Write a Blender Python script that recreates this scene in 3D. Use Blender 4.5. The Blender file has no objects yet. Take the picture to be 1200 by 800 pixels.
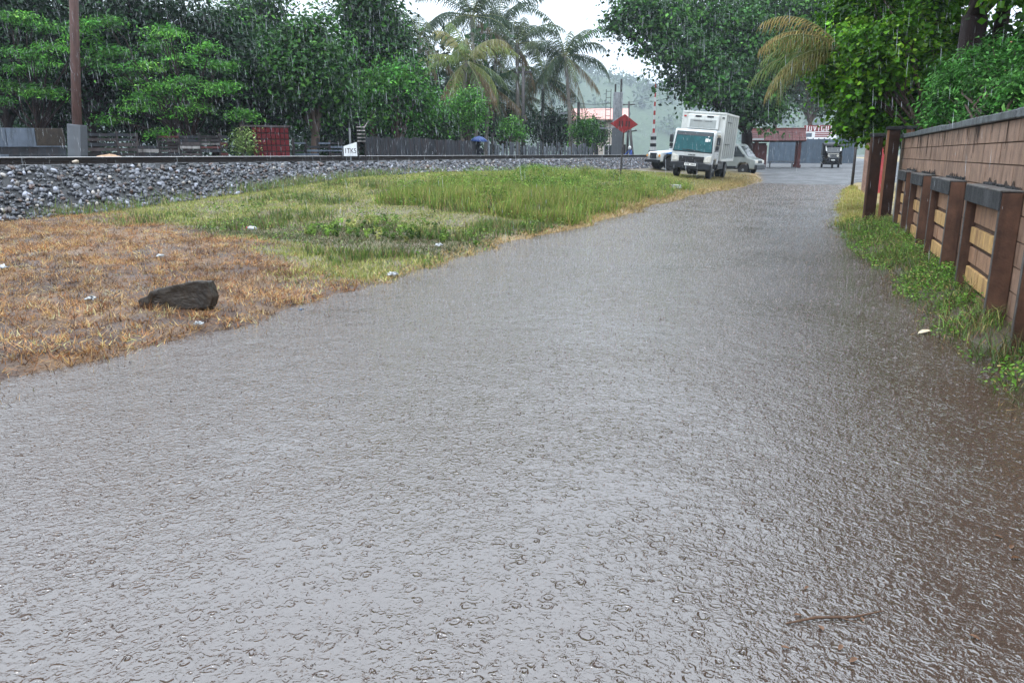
import bpy, bmesh, math, random
import numpy as np
from mathutils import Vector, Matrix, noise as mnoise

random.seed(7)
RNG = np.random.default_rng(11)
R = math.radians
scene = bpy.context.scene
COL = scene.collection

# ------------------------------------------------------------------ camera
F_PX, CAM_H, YAW, PIT = 900.0, 1.5, R(21.08), math.atan(220 / 900)
cam_data = bpy.data.cameras.new('camera')
cam_data.sensor_width = 36.0
cam_data.lens = F_PX / 1200 * 36
cam_data.clip_start = 0.05
cam_data.clip_end = 3000
cam = bpy.data.objects.new('camera', cam_data)
COL.objects.link(cam)
cam.location = (0, 0, CAM_H)
cam.rotation_euler = (math.pi / 2 - PIT, 0, YAW)
scene.camera = cam

# ------------------------------------------------------------------ sky, sun, exposure
SUN_EL, SUN_AZ = R(58), R(200)      # soft light from behind an even rain cloud
world = bpy.data.worlds.new('World')
scene.world = world
world.use_nodes = True
wn = world.node_tree.nodes
wl = world.node_tree.links
for n in list(wn):
    wn.remove(n)
w_out = wn.new('ShaderNodeOutputWorld')
w_bg = wn.new('ShaderNodeBackground')
w_sky = wn.new('ShaderNodeTexSky')
w_sky.sky_type = 'NISHITA'
w_sky.sun_disc = False
w_sky.sun_elevation = SUN_EL
w_sky.sun_rotation = SUN_AZ
w_sky.air_density = 1.0
w_sky.dust_density = 2.5
w_sky.ozone_density = 1.0
w_hsv = wn.new('ShaderNodeHueSaturation')
w_hsv.inputs['Saturation'].default_value = 0.5
w_mix = wn.new('ShaderNodeMix')
w_mix.data_type = 'RGBA'
w_mix.inputs['Factor'].default_value = 0.62
w_tc = wn.new('ShaderNodeTexCoord')
w_nz = wn.new('ShaderNodeTexNoise')
w_nz.inputs['Scale'].default_value = 2.2
w_nz.inputs['Detail'].default_value = 6
w_mr = wn.new('ShaderNodeMapRange')
w_mr.inputs['From Min'].default_value = 0.3
w_mr.inputs['From Max'].default_value = 0.7
w_mr.inputs['To Min'].default_value = 0.82
w_mr.inputs['To Max'].default_value = 0.96
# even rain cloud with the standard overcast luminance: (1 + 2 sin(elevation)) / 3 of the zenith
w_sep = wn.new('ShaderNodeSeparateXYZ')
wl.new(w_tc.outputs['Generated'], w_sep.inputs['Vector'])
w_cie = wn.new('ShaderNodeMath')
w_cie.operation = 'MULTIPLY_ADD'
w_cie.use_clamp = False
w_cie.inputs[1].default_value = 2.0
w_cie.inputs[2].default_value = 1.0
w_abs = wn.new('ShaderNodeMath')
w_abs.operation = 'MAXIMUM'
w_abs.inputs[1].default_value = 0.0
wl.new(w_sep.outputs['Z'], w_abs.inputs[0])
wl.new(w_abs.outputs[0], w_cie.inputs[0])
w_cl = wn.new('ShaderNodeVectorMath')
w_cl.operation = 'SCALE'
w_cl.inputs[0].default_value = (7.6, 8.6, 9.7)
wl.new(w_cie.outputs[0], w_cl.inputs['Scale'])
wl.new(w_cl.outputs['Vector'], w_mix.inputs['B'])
wl.new(w_tc.outputs['Generated'], w_nz.inputs['Vector'])
wl.new(w_nz.outputs['Fac'], w_mr.inputs['Value'])
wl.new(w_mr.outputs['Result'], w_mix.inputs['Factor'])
wl.new(w_sky.outputs['Color'], w_hsv.inputs['Color'])
wl.new(w_hsv.outputs['Color'], w_mix.inputs['A'])
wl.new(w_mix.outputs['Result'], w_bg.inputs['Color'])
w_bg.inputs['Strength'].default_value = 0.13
wl.new(w_bg.outputs['Background'], w_out.inputs['Surface'])

sun_data = bpy.data.lights.new('sun', 'SUN')
sun_data.energy = 1.2
sun_data.angle = R(25)
sun_data.color = (1.0, 0.97, 0.92)
sun = bpy.data.objects.new('sun', sun_data)
COL.objects.link(sun)
sd = Vector((math.sin(SUN_AZ) * math.cos(SUN_EL), math.cos(SUN_AZ) * math.cos(SUN_EL), math.sin(SUN_EL)))
sun.rotation_euler = sd.to_track_quat('Z', 'Y').to_euler()

vs = scene.view_settings
vs.view_transform = 'Standard'
vs.look = 'None'
vs.gamma = 1.0
vs.use_curve_mapping = False
vs.exposure = 0.33
scene.cycles.use_denoising = True
scene.cycles.max_bounces = 6
scene.cycles.diffuse_bounces = 3
scene.cycles.glossy_bounces = 3
scene.cycles.transmission_bounces = 3
scene.cycles.transparent_max_bounces = 8
scene.cycles.volume_bounces = 1
scene.cycles.caustics_reflective = False
scene.cycles.caustics_refractive = False

# ------------------------------------------------------------------ pixel helpers (positions read off the photograph)
_f = np.array([-math.sin(YAW) * math.cos(PIT), math.cos(YAW) * math.cos(PIT), -math.sin(PIT)])
_r = np.array([math.cos(YAW), math.sin(YAW), 0.0])
_u = np.cross(_r, _f)
_c = np.array([0, 0, CAM_H])


def dep(px, py, D):
    return _c + (_f * F_PX + _r * (px - 600) - _u * (py - 400)) * D / F_PX


def gz(px, py, z=0.0):
    d = _f * F_PX + _r * (px - 600) - _u * (py - 400)
    return _c + d * (z - CAM_H) / d[2]


# ------------------------------------------------------------------ materials
MATS = {}


def nd(nt, kind, **kw):
    n = nt.nodes.new(kind)
    for k, v in kw.items():
        if k in n.inputs:
            n.inputs[k].default_value = v
        else:
            setattr(n, k, v)
    return n


def base_mat(name):
    m = bpy.data.materials.new(name)
    m.use_nodes = True
    nt = m.node_tree
    bs = nt.nodes['Principled BSDF']
    MATS[name] = m
    return m, nt, bs


def pmat(name, col, rough=0.6, scale=6.0, amt=0.25, bump=0.0, spec=0.28, metal=0.0, stretch=(1, 1, 1), dirt=None, dirt_amt=0.0,
         rnd=0.0, coat=0.0, bscale=None):
    """Colour varied by noise, optional stains and per-object variation, optional fine relief."""
    m, nt, bs = base_mat(name)
    L = nt.links
    geo = nd(nt, 'ShaderNodeNewGeometry')
    mp = nd(nt, 'ShaderNodeMapping')
    mp.inputs['Scale'].default_value = stretch
    L.new(geo.outputs['Position'], mp.inputs['Vector'])
    nz = nd(nt, 'ShaderNodeTexNoise', Scale=scale, Detail=6.0, Roughness=0.6)
    L.new(mp.outputs['Vector'], nz.inputs['Vector'])
    mr = nd(nt, 'ShaderNodeMapRange')
    mr.inputs['From Min'].default_value = 0.25
    mr.inputs['From Max'].default_value = 0.75
    mr.inputs['To Min'].default_value = 1 - amt
    mr.inputs['To Max'].default_value = 1 + amt
    L.new(nz.outputs['Fac'], mr.inputs['Value'])
    val = mr.outputs['Result']
    if rnd:
        oi = nd(nt, 'ShaderNodeObjectInfo')
        m2 = nd(nt, 'ShaderNodeMapRange')
        m2.inputs['To Min'].default_value = 1 - rnd
        m2.inputs['To Max'].default_value = 1 + rnd
        L.new(oi.outputs['Random'], m2.inputs['Value'])
        mu = nd(nt, 'ShaderNodeMath', operation='MULTIPLY')
        L.new(val, mu.inputs[0])
        L.new(m2.outputs['Result'], mu.inputs[1])
        val = mu.outputs[0]
    vm = nd(nt, 'ShaderNodeVectorMath', operation='SCALE')
    vm.inputs[0].default_value = col[:3]
    L.new(val, vm.inputs['Scale'])
    out = vm.outputs['Vector']
    if dirt is not None:
        mp2 = nd(nt, 'ShaderNodeMapping')
        mp2.inputs['Scale'].default_value = (5, 5, 0.7)
        L.new(geo.outputs['Position'], mp2.inputs['Vector'])
        n2 = nd(nt, 'ShaderNodeTexNoise', Scale=1.6, Detail=7.0, Roughness=0.65)
        L.new(mp2.outputs['Vector'], n2.inputs['Vector'])
        r2 = nd(nt, 'ShaderNodeMapRange')
        r2.inputs['From Min'].default_value = 0.47
        r2.inputs['From Max'].default_value = 0.64
        r2.inputs['To Max'].default_value = dirt_amt
        L.new(n2.outputs['Fac'], r2.inputs['Value'])
        mx = nd(nt, 'ShaderNodeMix', data_type='RGBA')
        mx.inputs['B'].default_value = (*dirt, 1)
        L.new(r2.outputs['Result'], mx.inputs['Factor'])
        L.new(out, mx.inputs['A'])
        out = mx.outputs['Result']
    L.new(out, bs.inputs['Base Color'])
    bs.inputs['Roughness'].default_value = rough
    bs.inputs['Specular IOR Level'].default_value = spec
    bs.inputs['Metallic'].default_value = metal
    bs.inputs['Coat Weight'].default_value = coat
    if bump:
        n3 = nd(nt, 'ShaderNodeTexNoise', Scale=bscale or scale * 6, Detail=5.0)
        L.new(geo.outputs['Position'], n3.inputs['Vector'])
        bp = nd(nt, 'ShaderNodeBump', Strength=bump, Distance=0.02)
        L.new(n3.outputs['Fac'], bp.inputs['Height'])
        L.new(bp.outputs['Normal'], bs.inputs['Normal'])
    return m


def leaf_mat(name, trans=0.3, rough=0.5, spec=0.14):
    """Colour comes with each leaf or blade (attribute col); light shines through."""
    m, nt, bs = base_mat(name)
    L = nt.links
    at = nd(nt, 'ShaderNodeAttribute', attribute_name='col')
    geo = nd(nt, 'ShaderNodeNewGeometry')
    nz = nd(nt, 'ShaderNodeTexNoise', Scale=9.0, Detail=3.0)
    L.new(geo.outputs['Position'], nz.inputs['Vector'])
    mr = nd(nt, 'ShaderNodeMapRange')
    mr.inputs['To Min'].default_value = 0.75
    mr.inputs['To Max'].default_value = 1.25
    L.new(nz.outputs['Fac'], mr.inputs['Value'])
    vm = nd(nt, 'ShaderNodeVectorMath', operation='SCALE')
    L.new(at.outputs['Color'], vm.inputs[0])
    L.new(mr.outputs['Result'], vm.inputs['Scale'])
    L.new(vm.outputs['Vector'], bs.inputs['Base Color'])
    bs.inputs['Roughness'].default_value = rough
    bs.inputs['Specular IOR Level'].default_value = spec
    if trans:
        tr = nd(nt, 'ShaderNodeBsdfTranslucent')
        L.new(vm.outputs['Vector'], tr.inputs['Color'])
        mx = nd(nt, 'ShaderNodeMixShader')
        mx.inputs['Fac'].default_value = trans
        L.new(bs.outputs['BSDF'], mx.inputs[1])
        L.new(tr.outputs['BSDF'], mx.inputs[2])
        L.new(mx.outputs['Shader'], nt.nodes['Material Output'].inputs['Surface'])
    return m


LEAF = leaf_mat('leaf')
GRASS = leaf_mat('grass_blade', trans=0.2, rough=0.5, spec=0.35)
STONE = leaf_mat('ballast_stone', trans=0, rough=0.32, spec=0.6)
BARK = pmat('bark', (0.075, 0.05, 0.038), 0.75, 7, 0.5, bump=0.8, stretch=(3, 3, .5))
BARK_D = pmat('wet_dark_bark', (0.022, 0.013, 0.012), 0.6, 9, 0.5, spec=0.12, bump=0.9, stretch=(4, 4, .4))
PALM_BARK = pmat('palm_bark', (0.13, 0.115, 0.10), 0.8, 6, 0.35, bump=0.6, stretch=(1, 1, 6))
BLOCK = pmat('brown_painted_block', (0.27, 0.172, 0.122), 0.55, 9, 0.3, bump=0.35, stretch=(1, 1, 1), dirt=(0.08, 0.045, 0.03), dirt_amt=0.6, rnd=0.12, bscale=70)
BLOCK_LOW = pmat('tan_painted_block', (0.31, 0.175, 0.105), 0.55, 9, 0.25, bump=0.35, dirt=(0.09, 0.05, 0.03), dirt_amt=0.6, rnd=0.12, bscale=70)
BLOCK_Y = pmat('yellow_painted_block', (0.50, 0.31, 0.125), 0.6, 14, 0.28, bump=0.5, dirt=(0.20, 0.10, 0.05), dirt_amt=0.75, rnd=0.08, bscale=70)
MORTAR = pmat('mortar', (0.085, 0.05, 0.034), 0.8, 12, 0.3, bump=0.5)
BROWN_PLASTER = pmat('brown_plaster', (0.088, 0.044, 0.028), 0.6, 5, 0.5, spec=0.3, bump=0.3, dirt=(0.035, 0.018, 0.012), dirt_amt=0.7, bscale=50)
DARK_PLASTER = pmat('dark_brown_plaster', (0.030, 0.015, 0.010), 0.6, 5, 0.45, spec=0.12, bump=0.3, dirt=(0.02, 0.012, 0.01), dirt_amt=0.7)
ORANGE_PLASTER = pmat('orange_brown_plaster', (0.24, 0.115, 0.06), 0.55, 5, 0.25, bump=0.3, dirt=(0.1, 0.05, 0.03), dirt_amt=0.6)
EDGE_GREY = pmat('worn_grey_edge', (0.10, 0.095, 0.092), 0.6, 18, 0.7, bump=0.4, dirt=(0.05, 0.035, 0.028), dirt_amt=0.7)
CAP_DARK = pmat('mouldy_dark_concrete', (0.026, 0.027, 0.029), 0.7, 18, 0.7, bump=0.9, spec=0.25, dirt=(0.12, 0.12, 0.125), dirt_amt=0.45)
COPING = pmat('grey_coping_concrete', (0.11, 0.12, 0.125), 0.65, 8, 0.5, bump=0.6, dirt=(0.03, 0.035, 0.03), dirt_amt=0.7)
CONCRETE = pmat('grey_concrete', (0.22, 0.225, 0.235), 0.6, 4, 0.3, bump=0.4, dirt=(0.05, 0.055, 0.06), dirt_amt=0.6)
CONC_BLUE = pmat('blue_grey_concrete', (0.10, 0.12, 0.155), 0.6, 3, 0.25, bump=0.3, dirt=(0.04, 0.05, 0.06), dirt_amt=0.7)
CONC_DARK = pmat('dark_wet_concrete', (0.030, 0.021, 0.014), 0.55, 9, 0.45, bump=0.35, dirt=(0.015, 0.012, 0.01), dirt_amt=0.6, bscale=40)
STEEL_RUST = pmat('rail_steel_rusty', (0.016, 0.011, 0.010), 0.5, 12, 0.4, metal=0.3)
STEEL_TOP = pmat('rail_steel_polished', (0.45, 0.43, 0.42), 0.28, 8, 0.15, metal=0.9)
WHITE_PAINT = pmat('white_truck_paint', (0.50, 0.52, 0.53), 0.3, 3, 0.07, spec=0.5, dirt=(0.32, 0.31, 0.28), dirt_amt=0.35, coat=0.4)
BOX_PANEL = pmat('white_box_panel', (0.55, 0.56, 0.54), 0.45, 3, 0.06, dirt=(0.35, 0.34, 0.30), dirt_amt=0.4)
BOX_SIDE = pmat('grey_box_panel', (0.27, 0.285, 0.275), 0.45, 3, 0.08, dirt=(0.24, 0.24, 0.22), dirt_amt=0.5)
GREY_VAN = pmat('grey_van_paint', (0.19, 0.21, 0.205), 0.3, 3, 0.08, dirt=(0.2, 0.2, 0.18), dirt_amt=0.4, coat=0.4)
BLACK_PLASTIC = pmat('black_plastic', (0.016, 0.018, 0.022), 0.4, 6, 0.3)
BLACK_PAINT = pmat('black_wet_paint', (0.012, 0.014, 0.018), 0.25, 6, 0.3, coat=0.5)
TYRE = pmat('tyre_rubber', (0.014, 0.014, 0.015), 0.6, 20, 0.3, bump=0.3)
RIM = pmat('grey_wheel_rim', (0.26, 0.27, 0.28), 0.4, 9, 0.25, metal=0.5)
GLASS_TEAL = pmat('dark_teal_windscreen', (0.012, 0.075, 0.085), 0.12, 4, 0.3, spec=0.22)
GLASS_DARK = pmat('dark_window_glass', (0.012, 0.016, 0.02), 0.08, 4, 0.3, spec=0.8)
CHROME = pmat('headlight_lens', (0.55, 0.53, 0.48), 0.15, 9, 0.3, spec=0.8)
AMBER = pmat('amber_lens', (0.75, 0.32, 0.05), 0.25, 9, 0.2)
RED_LENS = pmat('red_lens', (0.45, 0.02, 0.015), 0.25, 9, 0.2)
PLATE_WHITE = pmat('number_plate', (0.7, 0.7, 0.68), 0.4, 20, 0.1)
BLUE_STRIPE = pmat('blue_stripe_paint', (0.05, 0.2, 0.5), 0.35, 9, 0.15)
RED_SIGN = pmat('weathered_red_paint', (0.19, 0.014, 0.016), 0.4, 6, 0.35, dirt=(0.05, 0.01, 0.01), dirt_amt=0.6)
BLACK_SIGN = pmat('sign_black', (0.03, 0.012, 0.012), 0.5, 9, 0.3)
POST_STEEL = pmat('dark_steel_post', (0.05, 0.045, 0.045), 0.45, 9, 0.4, metal=0.3)
RED_SHEET = pmat('red_painted_sheet', (0.115, 0.008, 0.012), 0.45, 4, 0.25, dirt=(0.08, 0.012, 0.012), dirt_amt=0.6)
RED_GATE = pmat('crimson_gate_paint', (0.42, 0.015, 0.035), 0.35, 4, 0.2)
SHEET_DARK = pmat('dark_weathered_sheet', (0.022, 0.025, 0.031), 0.5, 4, 0.5, dirt=(0.05, 0.03, 0.028), dirt_amt=0.6, rnd=0.35)
SLAT_MIX = pmat('weathered_fence_board', (0.045, 0.036, 0.036), 0.6, 5, 0.5, dirt=(0.02, 0.02, 0.022), dirt_amt=0.7, rnd=0.7)
SLAT_PALE = pmat('pale_weathered_board', (0.30, 0.28, 0.27), 0.6, 6, 0.4, dirt=(0.04, 0.035, 0.035), dirt_amt=0.85, rnd=0.4)
PALE_POST = pmat('pale_concrete_post', (0.30, 0.32, 0.35), 0.6, 5, 0.35, dirt=(0.08, 0.085, 0.09), dirt_amt=0.5, rnd=0.3)
SAND = pmat('sand_heap', (0.38, 0.24, 0.15), 0.7, 14, 0.4, bump=0.8)
TILE = pmat('clay_roof_tile', (0.13, 0.030, 0.026), 0.5, 7, 0.3, dirt=(0.06, 0.03, 0.03), dirt_amt=0.6, rnd=0.25)
RED_BRICKWALL = pmat('red_painted_wall', (0.10, 0.03, 0.028), 0.6, 4, 0.25, bump=0.4, dirt=(0.06, 0.03, 0.03), dirt_amt=0.5)
PINK_ROOF = pmat('pink_roof', (0.52, 0.28, 0.24), 0.6, 4, 0.2, dirt=(0.3, 0.2, 0.18), dirt_amt=0.4)
CREAM = pmat('cream_wall', (0.55, 0.48, 0.42), 0.7, 3, 0.12, dirt=(0.3, 0.27, 0.24), dirt_amt=0.5)
WHITE = pmat('white_paint', (0.74, 0.75, 0.76), 0.45, 5, 0.08, dirt=(0.4, 0.4, 0.4), dirt_amt=0.3)
SIGNAL_GREY = pmat('grey_signal_cabinet', (0.11, 0.12, 0.135), 0.5, 4, 0.15, dirt=(0.1, 0.1, 0.11), dirt_amt=0.4)
RED_STRIPE = pmat('barrier_red', (0.40, 0.03, 0.025), 0.4, 7, 0.2)
SKIN = pmat('skin', (0.22, 0.12, 0.08), 0.5, 9, 0.1)
CLOTH_DARK = pmat('dark_clothes', (0.03, 0.033, 0.045), 0.8, 9, 0.3)
CLOTH_BLUE = pmat('blue_raincoat', (0.03, 0.08, 0.33), 0.45, 9, 0.2)
HAIR = pmat('black_hair', (0.01, 0.009, 0.008), 0.5, 20, 0.3)
UMB_BLUE = pmat('blue_umbrella', (0.012, 0.04, 0.16), 0.4, 6, 0.2)
UMB_WHITE = pmat('white_umbrella', (0.66, 0.70, 0.76), 0.4, 6, 0.1)
PLASTIC_WHITE = pmat('white_plastic', (0.42, 0.43, 0.44), 0.35, 18, 0.15)
PLASTIC_RED = pmat('red_bottle_cap', (0.55, 0.02, 0.03), 0.35, 18, 0.15)
PLASTIC_BLUE = pmat('blue_plastic', (0.03, 0.2, 0.5), 0.35, 18, 0.15)
RUST_ORANGE = pmat('orange_rag', (0.55, 0.15, 0.03), 0.6, 18, 0.3)
DEAD_LEAF = pmat('dead_leaf', (0.11, 0.055, 0.028), 0.45, 25, 0.4)
PALE_LEAF = pmat('pale_dead_leaf', (0.60, 0.50, 0.36), 0.5, 25, 0.25)
TWIG = pmat('wet_twig', (0.09, 0.05, 0.03), 0.5, 25, 0.4)
BLUE_FENCE = pmat('blue_grey_panel_fence', (0.065, 0.09, 0.12), 0.5, 3, 0.2, dirt=(0.05, 0.06, 0.075), dirt_amt=0.5, rnd=0.15)
WIRE = pmat('wire', (0.03, 0.03, 0.035), 0.5, 9, 0.2)
SLAB = pmat('wet_pale_slab', (0.36, 0.36, 0.36), 0.35, 6, 0.25, bump=0.3)

# ------------------------------------------------------------------ mesh helpers


def np_mesh(name, V, Fq, mat, parent=None, col=None, smooth=False, loc=None):
    """V n*3, Fq m*k (all faces the same size). Fast path for leaves, grass, stones."""
    V = np.asarray(V, dtype=np.float32)
    Fq = np.asarray(Fq, dtype=np.int32)
    me = bpy.data.meshes.new(name)
    k = Fq.shape[1]
    me.vertices.add(len(V))
    me.vertices.foreach_set('co', V.ravel())
    me.loops.add(Fq.size)
    me.loops.foreach_set('vertex_index', Fq.ravel())
    me.polygons.add(len(Fq))
    me.polygons.foreach_set('loop_start', np.arange(0, Fq.size, k, dtype=np.int32))
    if smooth:
        me.polygons.foreach_set('use_smooth', np.ones(len(Fq), dtype=bool))
    me.update(calc_edges=True)
    if col is not None:
        a = me.attributes.new('col', 'FLOAT_COLOR', 'POINT')
        c4 = np.ones((len(V), 4), dtype=np.float32)
        c4[:, :3] = col
        a.data.foreach_set('color', c4.ravel())
    me.materials.append(mat)
    o = bpy.data.objects.new(name, me)
    COL.objects.link(o)
    if parent is not None:
        o.parent = parent
    if loc is not None:
        o.location = loc
    return o


class MB:
    """Collects shapes into ONE mesh object."""

    def __init__(self):
        self.V = []
        self.F = []
        self.M = Matrix.Identity(4)

    def add(self, vs_, fs):
        b = len(self.V)
        for v in vs_:
            self.V.append(tuple(self.M @ Vector(v)))
        for f in fs:
            self.F.append([i + b for i in f])
        return self

    def box(self, x0, x1, y0, y1, z0, z1):
        v = [(x0, y0, z0), (x1, y0, z0), (x1, y1, z0), (x0, y1, z0), (x0, y0, z1), (x1, y0, z1), (x1, y1, z1), (x0, y1, z1)]
        f = [(0, 3, 2, 1), (4, 5, 6, 7), (0, 1, 5, 4), (1, 2, 6, 5), (2, 3, 7, 6), (3, 0, 4, 7)]
        return self.add(v, f)

    def prism(self, pts, a0, a1, axis='x'):
        """Outline pts (two other axes in xyz order) drawn out along axis."""
        n = len(pts)

        def mk(p, a):
            return {'x': (a, p[0], p[1]), 'y': (p[0], a, p[1]), 'z': (p[0], p[1], a)}[axis]
        v = [mk(p, a0) for p in pts] + [mk(p, a1) for p in pts]
        f = [list(range(n))[::-1], [n + i for i in range(n)]]
        for i in range(n):
            j = (i + 1) % n
            f.append((i, j, n + j, n + i))
        return self.add(v, f)

    def tube(self, pts, rad, n=8, cap=True):
        pts = [Vector(p) for p in pts]
        if not hasattr(rad, '__len__'):
            rad = [rad] * len(pts)
        v, f = [], []
        up = Vector((0.13, 0.21, 0.97))
        for i, p in enumerate(pts):
            t = (pts[min(i + 1, len(pts) - 1)] - pts[max(i - 1, 0)]).normalized()
            if abs(t.dot(up)) > 0.95:
                a = t.cross(Vector((1, 0, 0))).normalized()
            else:
                a = t.cross(up).normalized()
            b = t.cross(a)
            for k in range(n):
                an = 2 * math.pi * k / n
                v.append(p + (a * math.cos(an) + b * math.sin(an)) * rad[i])
        for i in range(len(pts) - 1):
            for k in range(n):
                k2 = (k + 1) % n
                f.append((i * n + k, i * n + k2, (i + 1) * n + k2, (i + 1) * n + k))
        if cap:
            f.append(list(range(n))[::-1])
            f.append([(len(pts) - 1) * n + k for k in range(n)])
        return self.add(v, f)

    def lathe(self, prof, n=16, axis='z', c=(0, 0, 0)):
        """prof: (radius, height) pairs."""
        v, f = [], []
        for r_, h in prof:
            for k in range(n):
                a = 2 * math.pi * k / n
                x, y = r_ * math.cos(a), r_ * math.sin(a)
                p = {'z': (x, y, h), 'x': (h, x, y), 'y': (x, h, y)}[axis]
                v.append((p[0] + c[0], p[1] + c[1], p[2] + c[2]))
        for i in range(len(prof) - 1):
            for k in range(n):
                k2 = (k + 1) % n
                f.append((i * n + k, i * n + k2, (i + 1) * n + k2, (i + 1) * n + k))
        f.append(list(range(n))[::-1])
        f.append([(len(prof) - 1) * n + k for k in range(n)])
        return self.add(v, f)

    def build(self, name, mat, parent=None, bevel=0.0, smooth=False, loc=None, rot=None):
        me = bpy.data.meshes.new(name)
        me.from_pydata(self.V, [], self.F)
        bm = bmesh.new()
        bm.from_mesh(me)
        bmesh.ops.recalc_face_normals(bm, faces=bm.faces)
        bm.to_mesh(me)
        bm.free()
        me.materials.append(mat)
        o = bpy.data.objects.new(name, me)
        COL.objects.link(o)
        if parent is not None:
            o.parent = parent
        if loc is not None:
            o.location = loc
        if rot is not None:
            o.rotation_euler = rot
        if bevel:
            b = o.modifiers.new('bevel', 'BEVEL')
            b.width = bevel
            b.segments = 2
            b.limit_method = 'ANGLE'
            b.angle_limit = R(35)
        if smooth:
            for p in me.polygons:
                p.use_smooth = True
        return o


def tag(o, label=None, cat=None, group=None, kind=None):
    if label:
        o['label'] = label
    if cat:
        o['category'] = cat
    if group:
        o['group'] = group
    if kind:
        o['kind'] = kind
    return o


def empty(name, loc=(0, 0, 0), rot=(0, 0, 0), label=None, cat=None, group=None):
    o = bpy.data.objects.new(name, None)
    o.empty_display_size = 0.2
    COL.objects.link(o)
    o.location = loc
    o.rotation_euler = rot
    return tag(o, label, cat, group)


def copy_part(o, parent=None, loc=None, rot=None, scale=None):
    c = o.copy()
    COL.objects.link(c)
    if parent is not None:
        c.parent = parent
    if loc is not None:
        c.location = loc
    if rot is not None:
        c.rotation_euler = rot
    if scale is not None:
        c.scale = scale
    return c


def copy_tree(o, parent=None):
    kids = list(o.children)
    c = o.copy()
    COL.objects.link(c)
    c.parent = parent
    for k in kids:
        copy_tree(k, c)
    return c


# ------------------------------------------------------------------ vectorised value noise
_perm = RNG.random((256, 256))


def vnoise(x, y, s=1.0, o=0):
    x = np.asarray(x, float) * s + 37.3 * (o + 1)
    y = np.asarray(y, float) * s + 91.7 * (o + 1)
    xi, yi = np.floor(x).astype(int), np.floor(y).astype(int)
    fx, fy = x - xi, y - yi
    fx, fy = fx * fx * (3 - 2 * fx), fy * fy * (3 - 2 * fy)
    a = _perm[xi % 256, yi % 256]
    b = _perm[(xi + 1) % 256, yi % 256]
    c = _perm[xi % 256, (yi + 1) % 256]
    d = _perm[(xi + 1) % 256, (yi + 1) % 256]
    return (a * (1 - fx) + b * fx) * (1 - fy) + (c * (1 - fx) + d * fx) * fy


def fbm(x, y, s=1.0, o=0, n=4):
    t, a, tot = 0, 1.0, 0
    for i in range(n):
        t = t + a * vnoise(x, y, s * 2 ** i, o + i * 3)
        tot += a
        a *= .5
    return t / tot


def sstep(a, b, x):
    t = np.clip((np.asarray(x, float) - a) / (b - a), 0, 1)
    return t * t * (3 - 2 * t)


# ------------------------------------------------------------------ terrain
def track_x(Y):
    """Near rail of the railway, a straight line that closes in on the road."""
    return -16.86 + (np.asarray(Y, float) - 12.23) * 0.148


def x_left(Y):
    e = np.interp(Y, [-30, 3.3, 5.2, 12, 15, 18.5, 23.5, 30, 35, 44, 52, 60, 90], [-5.0, -4.62, -4.35, -4.5, -4.3, -4.04, -4.3, -3.9, -3.3, -2.6, -3.2, -5.2, -6.5])
    return e + (vnoise(Y, 0 * Y, 0.9, 5) - .5) * .35 + (vnoise(Y, 0 * Y, 3.1, 6) - .5) * .2


def x_right(Y):
    e = np.interp(Y, [-30, 5, 7.3, 9.6, 12.6, 17.8, 25, 34, 50, 62, 90], [1.5, 1.26, 1.06, 0.97, 0.66, 0.43, 0.46, 1.0, 2.0, 2.6, 3.0])
    return e + (vnoise(Y, 0 * Y, 1.1, 8) - .5) * .25


TOE = 2.45
Z_BALLAST = 1.24


def toe_z(Y):
    return np.interp(Y, [-20, 10, 12.5, 15.7, 20, 25, 31, 40, 55, 80], [.12, .12, .16, .36, .66, .74, .63, .55, .55, .6])


def road_z(Y):
    return np.interp(Y, [-30, 26, 38, 43, 50, 60, 80, 400], [-.09, -.09, -.05, 0.0, .26, .46, .62, 1.2])


def ground_z(X, Y):
    X = np.asarray(X, float)
    Y = np.asarray(Y, float)
    d = X - track_x(Y)
    xl, xr = x_left(Y), x_right(Y)
    n1 = fbm(X, Y, 1.3, 2) - .5
    n2 = fbm(X, Y, .35, 9) - .5
    zr = road_z(Y) + .012 * n2
    # left bank
    xt = track_x(Y) + TOE
    t = np.clip((xl - X) / np.maximum(xl - xt, .5), 0, 1)
    zb0 = zr + .02
    zb = np.where(zr < 0, -.09 + 0 * zr, zr)
    rise = 1 - (1 - t) ** 2.0
    bank = zr + (np.maximum(toe_z(Y), zr + .02) - zr) * rise + .11 * sstep(0, .06, t) * (zr < .2) + (n1 * .12 + n2 * .16) * sstep(0, .15, t) * (1 - sstep(.85, 1, t))
    # firm shoulder where the truck stands
    pad = np.exp(-((X + 5.3) / 2.2) ** 4 - ((Y - 38.6) / 4.2) ** 4)
    bank = bank * (1 - pad) + pad * (0.36 - .085 * (X + 5.0))
    z = np.where(X < xl, bank, zr)
    # right verge
    tr = np.clip((X - xr) / .55, 0, 1)
    verge = zr + (np.maximum(.11 + n1 * .08, zr + .06) - zr) * (tr * tr * (3 - 2 * tr))
    z = np.where(X > xr, verge, z)
    # ballast embankment
    tb = np.clip((TOE - d) / (TOE - .42), 0, 1)
    emb = toe_z(Y) + (Z_BALLAST - .09 * (d > .12) - toe_z(Y)) * tb
    z = np.where((d < TOE) & (X < xl), np.maximum(emb, 0), z)
    far = sstep(-2.3, -4.2, d)
    zfar = .32 + .1 * n2 + .0 * d
    z = np.where(d < -2.3, Z_BALLAST * (1 - far) + zfar * far, z)
    # road over the level crossing and the open street beyond
    return z


def grid_axis(lo, flo, fhi, hi, fine, ncoarse):
    a = flo - np.geomspace(1, flo - lo + 1, ncoarse)[::-1] + 1
    b = fhi + np.geomspace(1, hi - fhi + 1, ncoarse) - 1
    return np.concatenate([a[:-1], np.arange(flo, fhi, fine), b])


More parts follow.
